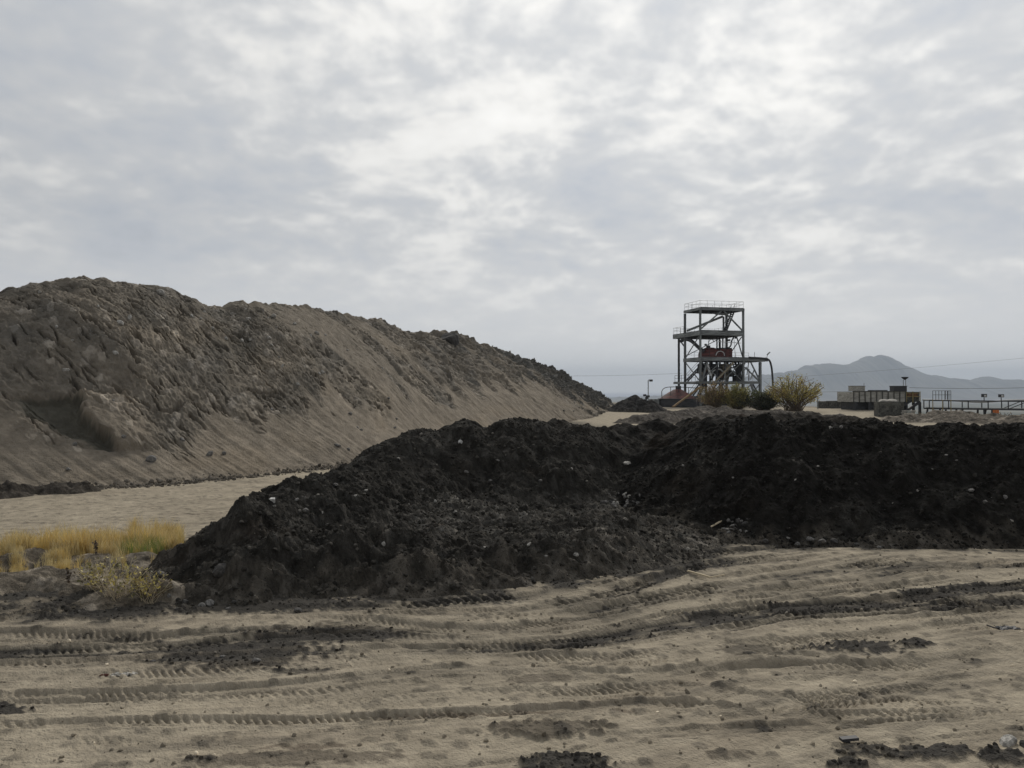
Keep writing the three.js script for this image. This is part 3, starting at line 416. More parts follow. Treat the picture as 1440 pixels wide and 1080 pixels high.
for (const [px, py, w] of [[431, 718, 11], [452, 722, 9], [472, 682, 11], [500, 698, 9], [418, 703, 9], [461, 738, 8], [515, 690, 8], [385, 712, 8], [655, 664, 10], [510, 772, 8], [700, 648, 7], [596, 690, 8], [612, 705, 6], [690, 676, 6], [760, 676, 8], [716, 702, 7], [560, 645, 6], [803, 660, 6], [745, 766, 9], [810, 780, 9], [768, 782, 8], [682, 770, 7], [640, 720, 7], [575, 710, 6]])
  stone(px, py, w, rr() < 0.5 ? STONE.pale : STONE.grey, 'stone', 'small pale or grey stone lodged in the black lumpy heap', 'stones in the lumpy heap');
for (const [px, py, w] of [[1395, 700, 10], [1411, 699, 10], [1365, 690, 11], [1345, 648, 7], [1420, 732, 8], [1385, 706, 8], [1375, 676, 7], [1330, 640, 5], [1205, 640, 6], [1230, 605, 6], [1167, 603, 9], [1182, 601, 7], [1150, 656, 5], [1120, 675, 7], [1030, 672, 6], [1085, 680, 5], [1290, 690, 5], [1255, 708, 5], [1310, 660, 5], [960, 655, 6], [905, 690, 6], [920, 670, 5]])
  stone(px, py, w, rr() < 0.45 ? STONE.pale : STONE.grey, 'stone', 'small grey stone lodged in the face of the long streaked heap', 'stones in the streaked heap');
for (let k = 0; k < 26; k++) stone(845 + 55 * rr(), 694 + 20 * rr(), 4 + 6 * rr() * rr() + 2, [STONE.grey, STONE.grey, STONE.pale, STONE.dark][k % 4], 'stone', 'stone gathered at the bottom of the hollow between the black heaps', 'stones in the hollow');
for (let k = 0; k < 26; k++) stone(1012 + 40 * rr(), 728 + 22 * rr(), 5 + 6 * rr(), [STONE.grey, STONE.dark, STONE.dark, STONE.grey][k % 4], 'stone', 'stone spilled at the inner end of the streaked heap', 'stones at the inner heap end');
for (const [px, py, w] of [[1139, 759, 16], [1156, 763, 20], [1172, 761, 12], [1205, 766, 12], [1120, 765, 9], [1108, 757, 9], [1075, 761, 10], [1235, 770, 8], [1290, 772, 8], [1390, 778, 9]]) stone(px, py, w, rr() < 0.4 ? STONE.grey : STONE.dark, 'stone', 'stone lying along the front foot of the streaked heap', 'stones along the heap foot');
for (const [px, py, w] of [[297, 848, 16], [285, 852, 12], [250, 857, 9], [330, 846, 11], [262, 846, 12], [240, 838, 10], [322, 855, 8]]) stone(px, py, w, rr() < 0.5 ? STONE.dark : STONE.grey, 'stone', 'stone at the weed-side foot of the lumpy heap', 'stones at the lumpy heap foot');
{ // stones on the big stockpile
  { const p = pilePoint(Math.round(13.7 / 23 * (NU - 1)), 0.88), o = new THREE.Mesh(rockGeometry(88, 3, [1.15, 0.95, 0.8]), STONE.dark); o.position.set(p[0], p[1] - 0.25, -p[2]); o.scale.setScalar(0.95); o.rotation.set(0.2, 0.5, 0.5); top(o, 'dark_lump', 'big dark slumped lump just under the crest of the big stockpile', 'clod'); }
  for (let k = 0; k < 70; k++) { const near = k < 50, i = Math.floor((near ? 130 + 420 * rr() : 300 + 700 * rr())), s = k % 3 ? 0.4 + 0.5 * rr() : 0.06 + 0.3 * rr(), p = pilePoint(i, s), sz = (0.07 + 0.11 * rr() * rr()) * (p[2] > 45 ? 1.7 : 1), o = new THREE.Mesh(ROCKS[k % 4], k % 3 ? STONE.pale : STONE.grey); o.position.set(p[0], p[1] + sz * 0.2, -p[2]); o.scale.setScalar(sz); o.rotation.set(rr() * 3, rr() * 6, rr()); top(o, 'stone', 'small pale stone stuck in the slope of the big stockpile', 'stone', 'stones on the stockpile'); }
}
// loose crumbs that nobody could count
function scatter(name, label, n, mat, fn, geos = ROCKS) {
  const im = new THREE.InstancedMesh(geos[0], mat, n), m = new THREE.Matrix4(), q = new THREE.Quaternion(), e = new THREE.Euler(), c = new THREE.Color(), r = rng(n + 17);
  for (let k = 0; k < n; k++) { const [x, y, d, s, t] = fn(r); e.set(r() * 6.28, r() * 6.28, r() * 6.28); q.setFromEuler(e); m.compose(new THREE.Vector3(x, y + s * 0.15, -d), q, new THREE.Vector3(s, s * (0.6 + 0.5 * r()), s)); im.setMatrixAt(k, m); im.setColorAt(k, c.setRGB(t[0], t[1], t[2])); }
  setting(im, name, 'stuff', label, 'rubble'); return im;
}
const CRUMB = [rockGeometry(51, 1, [1, 0.75, 0.85])], crumbMat = new THREE.MeshPhysicalMaterial({ color: 0xffffff, roughness: 1, specularIntensity: 0.15 });
const crumbTone = (r, base) => { const v = r(), k = v < 0.93 ? 0.65 + 0.6 * r() : v < 0.992 ? 1.4 + 1.0 * r() : 3 + 2.5 * r(); return [base[0] * k, base[1] * k, base[2] * k]; };
function onHeap(H, lo, hi) { return (r) => { let x, d, b; for (let k = 0; k < 60; k++) { x = mix(H.box[0], H.box[2], r()); d = mix(H.box[1], H.box[3], r()); b = heapBase(H, x, d); if (b > -0.12 && d < H.front) break; } return [x, heapHeight(H, x, d), d, lo + (hi - lo) * Math.pow(r(), 9), crumbTone(r, H.tone)]; }; }
HEAPS.lumpy.front = 19.8; HEAPS.streaked.front = 17.8;
scatter('heap_crumbs', 'loose crumbs and gravel over the black lumpy heap', 34000, crumbMat, onHeap(HEAPS.lumpy, 0.008, 0.05), CRUMB);
scatter('heap_crumbs', 'loose crumbs and gravel over the long streaked heap', 40000, crumbMat, onHeap(HEAPS.streaked, 0.009, 0.05), CRUMB);
scatter('yard_crumbs', 'scattered dark crumbs and grit on the sandy yard', 9000, crumbMat, (r) => { let x, d; for (let k = 0; k < 40; k++) { d = 4.4 + 11 * Math.pow(r(), 1.3); x = (r() * 2 - 1) * (0.72 * d); ground(x, d, O4); if (r() < (O4[1] < 0.14 ? 1 : 0.10)) break; } const y = ground(x, d, O4)[0]; const k = r() < 0.06 ? 3.2 : 1; return [x, y, d, 0.004 + 0.022 * Math.pow(r(), 3), [O4[1] * 0.7 * k, O4[2] * 0.7 * k, O4[3] * 0.7 * k]]; }, CRUMB);
scatter('toe_crumbs', 'rubble fallen along the foot of the big stockpile', 2500, crumbMat, (r) => { const i = Math.floor(120 + 640 * r()), p = pilePoint(i, 0.01 + 0.06 * r() * r()); p[0] += 0.7 * r() * r(); p[2] -= 0.7 * r() * r(); const t = 0.5 + r(); return [p[0], Math.max(surface(p[0], p[2]), p[1] * 0.6), p[2], 0.015 + 0.07 * Math.pow(r(), 3), [0.13 * t, 0.115 * t, 0.095 * t]]; }, CRUMB);
// ------------------------------------------------------------------ mountain far across the plain
{
  const crest = [[780, 560], [860, 560], [960, 556], [1010, 541], [1040, 531], [1085, 527], [1120, 520], [1135, 514], [1170, 511], [1183, 513], [1200, 511], [1212, 505], [1237, 500], [1250, 502], [1262, 510], [1290, 524], [1320, 532], [1360, 534], [1390, 532], [1440, 536], [1500, 538], [1580, 545], [1700, 552]], D0 = 9000;
  const up = (px) => { let k = 0; while (k < crest.length - 2 && crest[k + 1][0] < px) k++; const [a, ya] = crest[k], [b, yb] = crest[k + 1], t = clamp((px - a) / (b - a)); return (553 - mix(ya, yb, t)) * D0 / FOCAL + 66; };
  const nu = 560, nv = 70;
  const m = gridMesh(nu, nv, (i, j, o) => {
    const px = mix(770, 1720, i / (nu - 1)), v = j / (nv - 1) * 2 - 1, X = (px - 720) * D0 / FOCAL, d = D0 + v * 1500 + 120 * noise(px * 0.01, 4);
    const fall = Math.pow(Math.cos(clamp(Math.abs(v)) * Math.PI / 2), 2.2), rid = ridged(X * 0.0011 + 3, d * 0.0009, 4);
    const h = -66 + (up(px) + 20 * noise(px * 0.06, 7.7) + 60 * (0.2 - Math.abs(noise(px * 0.11, 3.1))) + 24 * noise(px * 0.31, 2.2)) * fall * (1 - 0.6 * (1 - fall) * (1 - rid)) + 14 * fbm(X * 0.004, d * 0.004, 3) * fall - 6;
    const k = 0.8 + 0.5 * fbm(X * 0.003, d * 0.003, 4); o[0] = X; o[1] = h; o[2] = -d; o[3] = 0.17 * k; o[4] = 0.155 * k; o[5] = 0.12 * k; o[6] = X; o[7] = d;
  }, SOIL.hill);
  setting(m, 'mountain', 'structure', 'hazy blue mountain with a blunt summit beyond the plain', 'mountain');
}

// ------------------------------------------------------------------ steel and other plain materials
const grime = (lo, hi, rep) => texture(G2, 1024, lo, hi, true, rep);
const M = {
  steel: new THREE.MeshStandardMaterial({ color: lin(0.24, 0.255, 0.25), roughness: 0.75, metalness: 0.1, map: grime(80, 320, 0.6) }),
  pale: new THREE.MeshStandardMaterial({ color: lin(0.46, 0.47, 0.46), roughness: 0.55, metalness: 0.2 }),
  black: new THREE.MeshStandardMaterial({ color: lin(0.028, 0.028, 0.03), roughness: 0.7 }),
  under: new THREE.MeshStandardMaterial({ color: lin(0.05, 0.05, 0.052), roughness: 0.85, map: grime(120, 290, 0.5) }),
  red: new THREE.MeshStandardMaterial({ color: lin(0.13, 0.036, 0.028), roughness: 0.75, map: grime(110, 290, 0.8) }),
  tan: new THREE.MeshStandardMaterial({ color: lin(0.36, 0.31, 0.22), roughness: 0.9, map: grime(120, 290, 0.8) }),
  rust: new THREE.MeshStandardMaterial({ color: lin(0.2, 0.1, 0.05), roughness: 0.95, map: grime(110, 300, 0.7) }),
  concrete: new THREE.MeshStandardMaterial({ color: lin(0.42, 0.41, 0.37), roughness: 0.95, map: grime(165, 275, 0.45), bumpMap: texture(G1, 1024, 0, 255, false, 0.5), bumpScale: 0.02 }),
  mossy: new THREE.MeshStandardMaterial({ color: lin(0.125, 0.122, 0.105), roughness: 1, map: grime(90, 300, 0.45) }),
  yellow: new THREE.MeshStandardMaterial({ color: lin(0.42, 0.33, 0.13), roughness: 0.8, map: grime(90, 300, 0.7) }),
  orange: new THREE.MeshStandardMaterial({ color: lin(0.62, 0.17, 0.035), roughness: 0.7, map: grime(150, 280, 0.9) }),
  bark: new THREE.MeshStandardMaterial({ color: lin(0.12, 0.09, 0.06), roughness: 1 }),
  wood: new THREE.MeshStandardMaterial({ color: lin(0.30, 0.2, 0.1), roughness: 0.95, map: grime(110, 300, 0.8) }),
  straw: new THREE.MeshStandardMaterial({ color: lin(0.42, 0.35, 0.24), roughness: 1 }),
  cloth: new THREE.MeshStandardMaterial({ color: lin(0.36, 0.34, 0.30), roughness: 0.95 }),
  cloth_red: new THREE.MeshStandardMaterial({ color: lin(0.12, 0.045, 0.035), roughness: 0.95 }),
  leaf: new THREE.MeshPhysicalMaterial({ vertexColors: true, roughness: 0.9, transmission: 0.3, thickness: 0, side: THREE.DoubleSide }),
  lamp_glass: new THREE.MeshStandardMaterial({ color: lin(0.5, 0.5, 0.48), roughness: 0.3 }),
};
const sub = (parent, name) => { const g = new THREE.Group(); g.name = name; parent.add(g); return g; };
function deck(parent, name, x0, x1, z0, z1, y, bh, joists = 5) {
  const g = sub(parent, name);
  box(g, 'plate', M.under, [(x0 + x1) / 2, y - 0.04, (z0 + z1) / 2], [x1 - x0 - 0.26, 0.08, z1 - z0 - 0.26]);
  for (const z of [z0, z1]) { box(g, 'edge_beam', M.steel, [(x0 + x1) / 2, y - bh / 2, z], [x1 - x0 - 0.3, bh, 0.14]); box(g, 'flange', M.steel, [(x0 + x1) / 2, y + 0.03, z], [x1 - x0 - 0.3, 0.05, 0.3]); }
  for (const x of [x0, x1]) box(g, 'edge_beam', M.steel, [x, y - bh / 2, (z0 + z1) / 2], [0.14, bh, z1 - z0 + 0.14]);
  for (let k = 1; k < joists; k++) box(g, 'joist', M.under, [mix(x0, x1, k / joists), y - 0.08 - bh * 0.35, (z0 + z1) / 2], [0.16, bh * 0.7, z1 - z0 - 0.3]);
  return g;
}
function railing(parent, pts, h = 1.1, gap = 1.25, m = M.pale, r = 0.028) {
  const g = sub(parent, 'railing');
  for (let i = 0; i < pts.length - 1; i++) { const a = vec(pts[i]), b = vec(pts[i + 1]), n = Math.max(1, Math.round(a.distanceTo(b) / gap));
    for (let k = i ? 1 : 0; k <= n; k++) { const p = a.clone().lerp(b, k / n); rod(g, 'post', m, [p.x, p.y, p.z], [p.x, p.y + h, p.z], r); }
    for (const f of [1, 0.55]) rod(g, 'rail', m, [a.x, a.y + h * f, a.z], [b.x, b.y + h * f, b.z], r * 0.9); }
  return g;
}
function stair(parent, a, b, w, m = M.black, steps = 10) {
  const g = sub(parent, 'stair'), A = vec(a), B = vec(b), dir = B.clone().sub(A), side = new THREE.Vector3(dir.z, 0, -dir.x).normalize().multiplyScalar(w / 2);
  for (const s of [-1, 1]) { const o = side.clone().multiplyScalar(s); bar(g, 'stringer', m, A.clone().add(o).toArray(), B.clone().add(o).toArray(), 0.08, 0.2); rod(g, 'handrail', m, A.clone().add(o).add(new THREE.Vector3(0, 1, 0)).toArray(), B.clone().add(o).add(new THREE.Vector3(0, 1, 0)).toArray(), 0.03); }
  for (let k = 1; k < steps; k++) { const p = A.clone().lerp(B, k / steps); bar(g, 'step', m, p.clone().sub(side).toArray(), p.clone().add(side).toArray(), 0.05, 0.2); }
  return g;
}

// ------------------------------------------------------------------ the steel plant tower
{
  const y0 = land(30.2, 128), T = group(30.2, y0, 128, THREE.MathUtils.degToRad(14)), A = 7.66, B = -5.42, Y1 = 15.85, Y2 = 12.15, Y3 = 7.85, Y4 = 3.95;
  const column = (x, z, ya, yb, w = 0.3, m = M.steel) => { const c = sub(T, 'column'); box(c, 'web', m, [x, (ya + yb) / 2, z], [w * 0.35, yb - ya, w * 0.98]); for (const s of [-1, 1]) box(c, 'flange', m, [x, (ya + yb) / 2, z + s * w / 2], [w, yb - ya, 0.05]); };
  column(0, 0, -0.3, Y1 - 0.42, 0.27); column(A, 0, -0.3, Y1 - 0.42, 0.27); column(0, B, -0.3, Y1 - 0.5, 0.3); column(A, B, -0.3, Y1 - 0.5, 0.3);
  column(0, -7.75, -0.3, Y2 - 0.9, 0.26, M.under); column(A, -7.75, -0.3, Y2 - 0.9, 0.26, M.under); column(10.7, 0, -0.3, Y3 - 0.7, 0.34); column(10.7, B, -0.3, Y3 - 0.7, 0.3); column(3.8, 0, -0.3, Y4 - 0.4, 0.3, M.under); column(3.8, B, -0.3, Y3 - 0.7, 0.3, M.under);
  deck(T, 'deck', -0.1, A + 0.1, B - 0.1, 0.1, Y1, 0.42); deck(T, 'deck', -0.12, A + 0.05, -9.6, 0.12, Y2, 0.76, 6); deck(T, 'deck', -0.1, 11.95, B - 0.3, 0.14, Y3, 0.58, 7); deck(T, 'deck', -0.9, 10.8, -7.8, 0.1, Y4, 0.34, 7);
  railing(T, [[-0.05, Y1, B], [-0.05, Y1, 0.05], [A, Y1, 0.05], [A, Y1, B], [-0.05, Y1, B]]); railing(T, [[-0.1, Y2, -9.5], [-0.1, Y2, -5.7]]); railing(T, [[-0.1, Y2, -9.5], [A, Y2, -9.5], [A, Y2, -5.7]]);
  railing(T, [[0.2, Y3, B], [3.2, Y3, B]]); railing(T, [[-0.8, Y4, -7.6], [-0.8, Y4, -0.2]], 1.1, 1.2, M.under); railing(T, [[8.0, Y4, 0.05], [10.6, Y4, 0.05]]); railing(T, [[8.2, Y3, B], [11.8, Y3, B]]);
  // bracing
  bar(T, 'brace', M.steel, [0.2, Y2 + 0.3, 0], [3.7, Y1 - 0.55, 0], 0.24, 0.2); bar(T, 'brace', M.steel, [7.5, Y2 + 0.1, 0], [4.2, Y1 - 0.55, 0], 0.24, 0.2); bar(T, 'brace', M.steel, [0.2, Y2 + 0.3, B + 0.3], [4.9, Y1 - 1.2, -1.6], 0.3, 0.34); bar(T, 'brace', M.steel, [3.2, Y1 - 0.85, -1.0], [5.2, Y1 - 0.95, -1.0], 0.3, 0.3); box(T, 'post', M.steel, [5.0, (Y2 + Y1 - 1.2) / 2, -1.6], [0.24, Y1 - 1.2 - Y2, 0.24]);
  bar(T, 'brace', M.under, [0, Y2 - 1, -7.6], [0, Y2 - 2.3, B - 0.2], 0.16); bar(T, 'brace', M.under, [6.5, Y2 - 1, 0], [7.5, Y3 + 0.2, 0], 0.14); bar(T, 'brace', M.black, [-0.1, Y3 + 0.3, B], [4.4, Y2 - 1.0, -1], 0.1);
  for (const [p, q, w, m] of [[[0.2, Y4 - 0.2, 0], [1.2, Y3 - 0.75, 0], 0.24, M.steel], [[1.9, Y4 + 0.9, -0.2], [1.2, Y3 - 0.75, -0.2], 0.3, M.pale], [[2.6, Y4, 0], [5.9, Y3 - 0.8, 0], 0.24, M.tan], [[10.5, Y4 + 0.1, 0], [8.0, Y3 - 1.6, 0], 0.2, M.steel], [[10.6, Y4 + 0.2, 0.02], [9.0, Y3 - 0.75, 0.02], 0.18, M.steel], [[8.2, Y3 - 0.8, -0.5], [6.6, Y4 + 0.3, -0.5], 0.24, M.black], [[3.1, Y3 - 0.8, -0.4], [3.1, Y4, -0.4], 0.3, M.under], [[1.0, Y4 + 0.1, -0.3], [-1.2, 0.2, 0.3], 0.4, M.black], [[9.0, Y4 - 0.4, 0], [10.2, 0.4, 0.2], 0.3, M.steel], [[9.6, Y4 - 0.4, -0.4], [11.4, 0.2, 0], 0.2, M.black]]) bar(T, 'brace', m, p, q, w);
  for (const [p, q] of [[[0.1, Y4 + 0.05, -0.05], [3.7, Y3 - 0.65, -0.05]], [[3.7, Y4 + 0.05, -0.08], [0.2, Y3 - 0.65, -0.08]], [[3.9, Y4 + 0.05, -0.05], [7.5, Y3 - 0.65, -0.05]], [[7.5, Y4 + 0.05, -0.08], [4.0, Y3 - 0.65, -0.08]], [[0.1, 0.2, -0.05], [3.7, Y4 - 0.4, -0.05]], [[7.6, 0.2, -0.05], [4.0, Y4 - 0.4, -0.05]], [[7.8, 0.2, -0.05], [10.6, Y4 - 0.4, -0.05]], [[0, Y4 + 0.1, -0.3], [0, Y3 - 0.7, -5.2]], [[0, Y3 + 0.1, -5.2], [0, Y2 - 0.9, -0.4]], [[7.6, Y3 + 0.1, -5.2], [7.6, Y2 - 0.9, -0.4]]]) bar(T, 'brace', M.steel, p, q, 0.13, 0.11);
  // stairs
  stair(T, [4.9, Y2, -0.9], [6.4, Y1 - 0.3, -0.9], 0.95, M.black, 11); stair(T, [-0.7, Y4, -3.6], [2.6, Y3 - 0.7, -3.6], 0.9, M.black, 10); stair(T, [9.0, Y4, -2.6], [7.3, Y3 - 0.7, -2.6], 0.9, M.black, 10); stair(T, [-2.2, 0.1, -1.2], [0.8, Y4 - 0.2, -1.2], 0.9, M.black, 10);
  // red screen deck and drum on the third floor, hoses above it
  const red = sub(T, 'screen_drum'); const drum = lathe(red, 'drum', M.red, [[0.02, 1.25], [0.7, 1.18], [1.35, 0.85], [1.75, 0.4], [1.8, 0], [1.8, -0.3]], [2.7, Y3 + 0.4, -1.9]); drum.scale.set(1.1, 1.05, 0.8); box(red, 'motor', M.black, [2.4, Y3 + 1.75, -1.9], [0.5, 0.5, 0.5]);
  box(red, 'housing', M.red, [5.1, Y3 + 0.75, -1.9], [2.2, 1.3, 2.0]); box(red, 'housing_lid', M.under, [5.2, Y3 + 1.52, -1.9], [2.0, 0.22, 1.8]); tube(red, 'feed_arc', M.pale, [[2.9, Y3 + 0.3, -0.3], [3.2, Y3 + 0.85, -0.3], [3.8, Y3 + 1.0, -0.3], [4.3, Y3 + 0.75, -0.3], [4.45, Y3 + 0.3, -0.3]], 0.07);
  for (const x of [3.75, 4.25, 4.8, 5.6]) rod(T, 'hose', M.black, [x, Y3 + 1.2, -1.5], [x, Y2 - 0.9, -1.5], 0.11); tube(T, 'hose', M.black, [[1.9, Y3 + 1.4, -0.8], [2.0, Y2 - 1.6, -0.8], [2.5, Y2 - 1.35, -0.8], [2.9, Y2 - 1.8, -0.8]], 0.06); rod(T, 'pipe', M.pale, [3.4, Y2 - 1.75, -0.4], [7.5, Y2 - 1.9, -0.4], 0.05); tube(T, 'hose', M.black, [[6.3, Y2 - 0.9, -0.6], [5.9, Y2 - 1.6, -0.6], [5.7, Y2 - 2.4, -0.6], [5.3, Y3 + 1.5, -0.9]], 0.12);
  for (const [x, y] of [[1.2, 9.9], [6.6, 11.1], [5.4, 10.7], [10.9, 4.9], [-0.3, 5.4]]) { const l = sub(T, 'floodlight'); box(l, 'body', M.black, [x, y, -0.5], [0.3, 0.26, 0.3]); box(l, 'glass', M.lamp_glass, [x, y - 0.15, -0.5], [0.24, 0.03, 0.24]); }
  // chute sweeping down from the second floor on the short side
  tube(T, 'chute', M.under, [[0.1, Y2 - 1.3, -7.2], [0.15, Y2 - 1.05, -5.6], [0.4, Y2 - 1.5, -3.8], [0.8, Y2 - 2.6, -2.2], [1.3, Y3 + 0.9, -1.0]], 0.3, 24, 10);
  // cyclones, hoppers and pumps between the third and lowest floors
  for (const [x, z, r, m] of [[5.2, -1.6, 0.75, M.tan], [6.3, -2.6, 0.6, M.tan], [3.0, -1.8, 0.8, M.under], [1.7, -2.8, 0.7, M.under], [7.6, -1.4, 0.5, M.black]]) { const c = sub(T, 'cyclone'); lathe(c, 'cone', m, [[0.14, 0], [0.2, 0.4], [r, 1.8], [r, 2.7], [r * 0.9, 2.75], [0.02, 2.8]], [x, Y4 + 0.15, z], 20); rod(c, 'outlet', M.black, [x, Y4 + 2.9, z], [x, Y3 - 0.3, z], 0.16); }
  tube(T, 'pipe', M.pale, [[2.2, Y4 + 0.5, -0.6], [2.5, Y4 + 1.6, -0.6], [3.6, Y4 + 2.0, -0.5], [4.6, Y4 + 1.3, -0.5]], 0.1); tube(T, 'pipe', M.black, [[1.0, Y4 + 0.3, -0.6], [1.6, Y4 + 1.7, -0.6], [2.3, Y4 + 2.2, -0.7], [2.9, Y4 + 1.4, -0.7]], 0.16); rod(T, 'pipe', M.pale, [4.4, Y4 + 0.1, -0.3], [5.0, Y3 - 0.8, -0.9], 0.09);
  for (const [x, z, w, h, l, m] of [[2.0, -2.4, 2.6, 1.5, 2.6, M.under], [5.6, -2.6, 3.2, 2.2, 2.8, M.under], [8.2, -2.6, 1.8, 1.2, 2.2, M.black]]) { const s = sub(T, 'sump'); box(s, 'tank', m, [x, h / 2, z], [w, h, l]); box(s, 'rim', M.steel, [x, h + 0.06, z], [w + 0.12, 0.12, l + 0.12]); }
  for (const [p, q, r, m] of [[[0.6, Y4, -1.0], [0.6, Y3 - 0.7, -1.0], 0.12, M.black], [[2.3, Y4, -1.1], [2.3, Y3 - 0.7, -1.1], 0.16, M.under], [[3.9, Y4, -1.0], [3.5, Y3 - 0.7, -1.0], 0.12, M.black], [[6.9, Y4, -1.0], [6.9, Y3 - 0.7, -1.0], 0.12, M.under], [[1.4, Y4 + 1.2, -0.9], [7.2, Y4 + 1.5, -0.9], 0.08, M.under], [[0.4, Y4 + 2.2, -1.2], [8.6, Y4 + 2.3, -1.2], 0.1, M.black], [[0.6, 0.2, -0.6], [3.2, Y4 - 0.4, -0.6], 0.14, M.under], [[4.6, 0.2, -0.6], [7.2, Y4 - 0.4, -0.6], 0.14, M.under]]) rod(T, 'pipe', m, p, q, r);
  for (const [x, y] of [[1.2, 1.6], [4.4, 1.9], [7.2, 1.4]]) box(T, 'pump', M.black, [x, Y4 + y * 0.3, -1.5], [0.9, 0.8, 0.8]);
  { const q = rng(905); for (let k = 0; k < 34; k++) { const x = 0.3 + 9.6 * q(), z = -0.5 - 3.6 * q(), ya = k < 22 ? Y4 + 0.1 + 1.4 * q() : 0.3 + 1.5 * q(), yb = ya + 0.7 + 2.0 * q(), m = [M.black, M.under, M.steel, M.rust, M.pale, M.tan][Math.floor(q() * 6)]; rod(T, 'pipe', m, [x, ya, z], [x + (q() - 0.5) * 2.4, Math.min(yb, k < 22 ? Y3 - 0.6 : Y4 - 0.4), z + (q() - 0.5)], 0.04 + 0.08 * q()); }
    for (let k = 0; k < 9; k++) { const x = 0.8 + 8 * q(), g = sub(T, 'valve_box'); box(g, 'body', [M.rust, M.under, M.black][k % 3], [x, Y4 + 0.3 + 1.6 * q(), -0.8 - 2 * q()], [0.5 + 0.4 * q(), 0.5 + 0.5 * q(), 0.5]); } for (const x of [1.5, 4.3, 6.1]) rod(T, 'cable_drop', M.black, [x, Y2 - 0.7, -0.3], [x + 0.3, Y3 + 0.1, -0.3], 0.03); }
  // swan-necked discharge hose at the right end
  tube(T, 'discharge_hose', M.black, [[8.5, Y3 + 0.02, 0.35], [11.2, Y3 - 0.12, 0.35], [12.1, Y3 - 0.35, 0.35], [12.5, Y3 - 1.2, 0.35], [12.75, Y3 - 3.2, 0.35], [12.85, 0.2, 0.35]], 0.16, 40, 10);
  rod(T, 'lamp_arm', M.steel, [11.9, Y3, 0], [12.1, Y3 + 0.6, 0], 0.04); bar(T, 'lamp_head', M.steel, [12.0, Y3 + 0.5, 0], [12.5, Y3 + 0.95, 0], 0.22, 0.14); rod(T, 'aerial', M.steel, [10.3, Y3, -1], [10.3, Y3 + 1.0, -1], 0.04);
  top(T, 'plant_tower', 'tall grey steel processing tower with open decks, railings and a red drum', 'tower');
  // rusty thickener beside it
  const K = group(25.3, land(25.3, 122), 122);
  lathe(K, 'bowl', M.under, [[2.9, -0.2], [2.9, 1.15], [3.0, 1.2], [3.0, 1.3], [2.85, 1.32]], [0, 0, 0], 36); lathe(K, 'cone_roof', M.red, [[2.84, 1.25], [1.6, 2.1], [0.7, 2.65], [0.4, 2.75], [0.01, 2.78]], [0, 0, 0], 36); box(K, 'drive_box', M.black, [0.1, 2.95, 0], [0.7, 0.6, 0.7]); box(K, 'launder', M.steel, [-3.6, 0.75, 0], [1.3, 0.95, 1.6]);
  tube(K, 'railing', M.black, [[-2.6, 1.2, 1.2], [-2.6, 2.5, 1.2], [-2.1, 2.95, 1.2], [0.2, 3.05, 1.2], [2.6, 2.9, 1.2]], 0.055, 40); for (const x of [-1.3, -0.1, 1.4]) rod(K, 'rail_post', M.black, [x, 1.6, 1.2], [x, 3.02, 1.2], 0.045);
  top(K, 'thickener_tank', 'rust red cone-roofed tank with a curved pipe rail beside the tower', 'tank');
  const P = group(0, 0, 0); { const a = [(948 - 720) * 112 / FOCAL, EYE - 18 * 112 / FOCAL, -112], b = [(985 - 720) * 116 / FOCAL, EYE + 9 * 116 / FOCAL, -116]; bar(P, 'pole', M.wood, a, b, 0.22); rod(P, 'stub', M.wood, [a[0] - 0.3, a[1] - 0.1, a[2] + 0.3], [a[0] + 0.2, a[1] + 0.05, a[2]], 0.14); } top(P, 'leaning_pole', 'brown wooden pole leaning towards the tower in front of the red tank', 'pole');
}
// lamp posts and small masts
function lampPost(px, d, topY, label, arm = 0.7, m = M.steel) {
  const x = (px - 720) * d / FOCAL, y = land(x, d), g = group(x, y, d), h = EYE + (553 - topY) * d / FOCAL - y;
  rod(g, 'pole', m, [0, -0.1, 0], [0, h, 0], 0.07); tube(g, 'arm', m, [[0, h - 0.02, 0], [arm * 0.4, h + 0.12, 0], [arm, h + 0.05, 0]], 0.05, 10); const hd = sub(g, 'lamp_head'); box(hd, 'housing', M.black, [arm * 1.1, h, 0], [0.5, 0.3, 0.3]); box(hd, 'lens', M.lamp_glass, [arm * 1.1, h - 0.17, 0], [0.4, 0.04, 0.22]); top(g, 'lamp_post', label, 'lamp post');
}
lampPost(911.5, 125, 535, 'thin tall lamp post standing left of the red tank', 0.4); lampPost(1150, 108, 558, 'short lamp post beside the low concrete wall', -0.6);
{ const g = group((909 - 720) * 118 / FOCAL, land(20, 118), 118); rod(g, 'stand', M.black, [0, 0, 0], [0, 1.7, 0], 0.09); for (const [x, y] of [[-0.25, 1.75], [0.25, 1.6], [0.05, 1.35]]) box(g, 'lamp', M.black, [x, y, 0], [0.42, 0.3, 0.36]); top(g, 'floodlight_stand', 'low black stand with clustered floodlights by the far dark mound', 'floodlight'); }

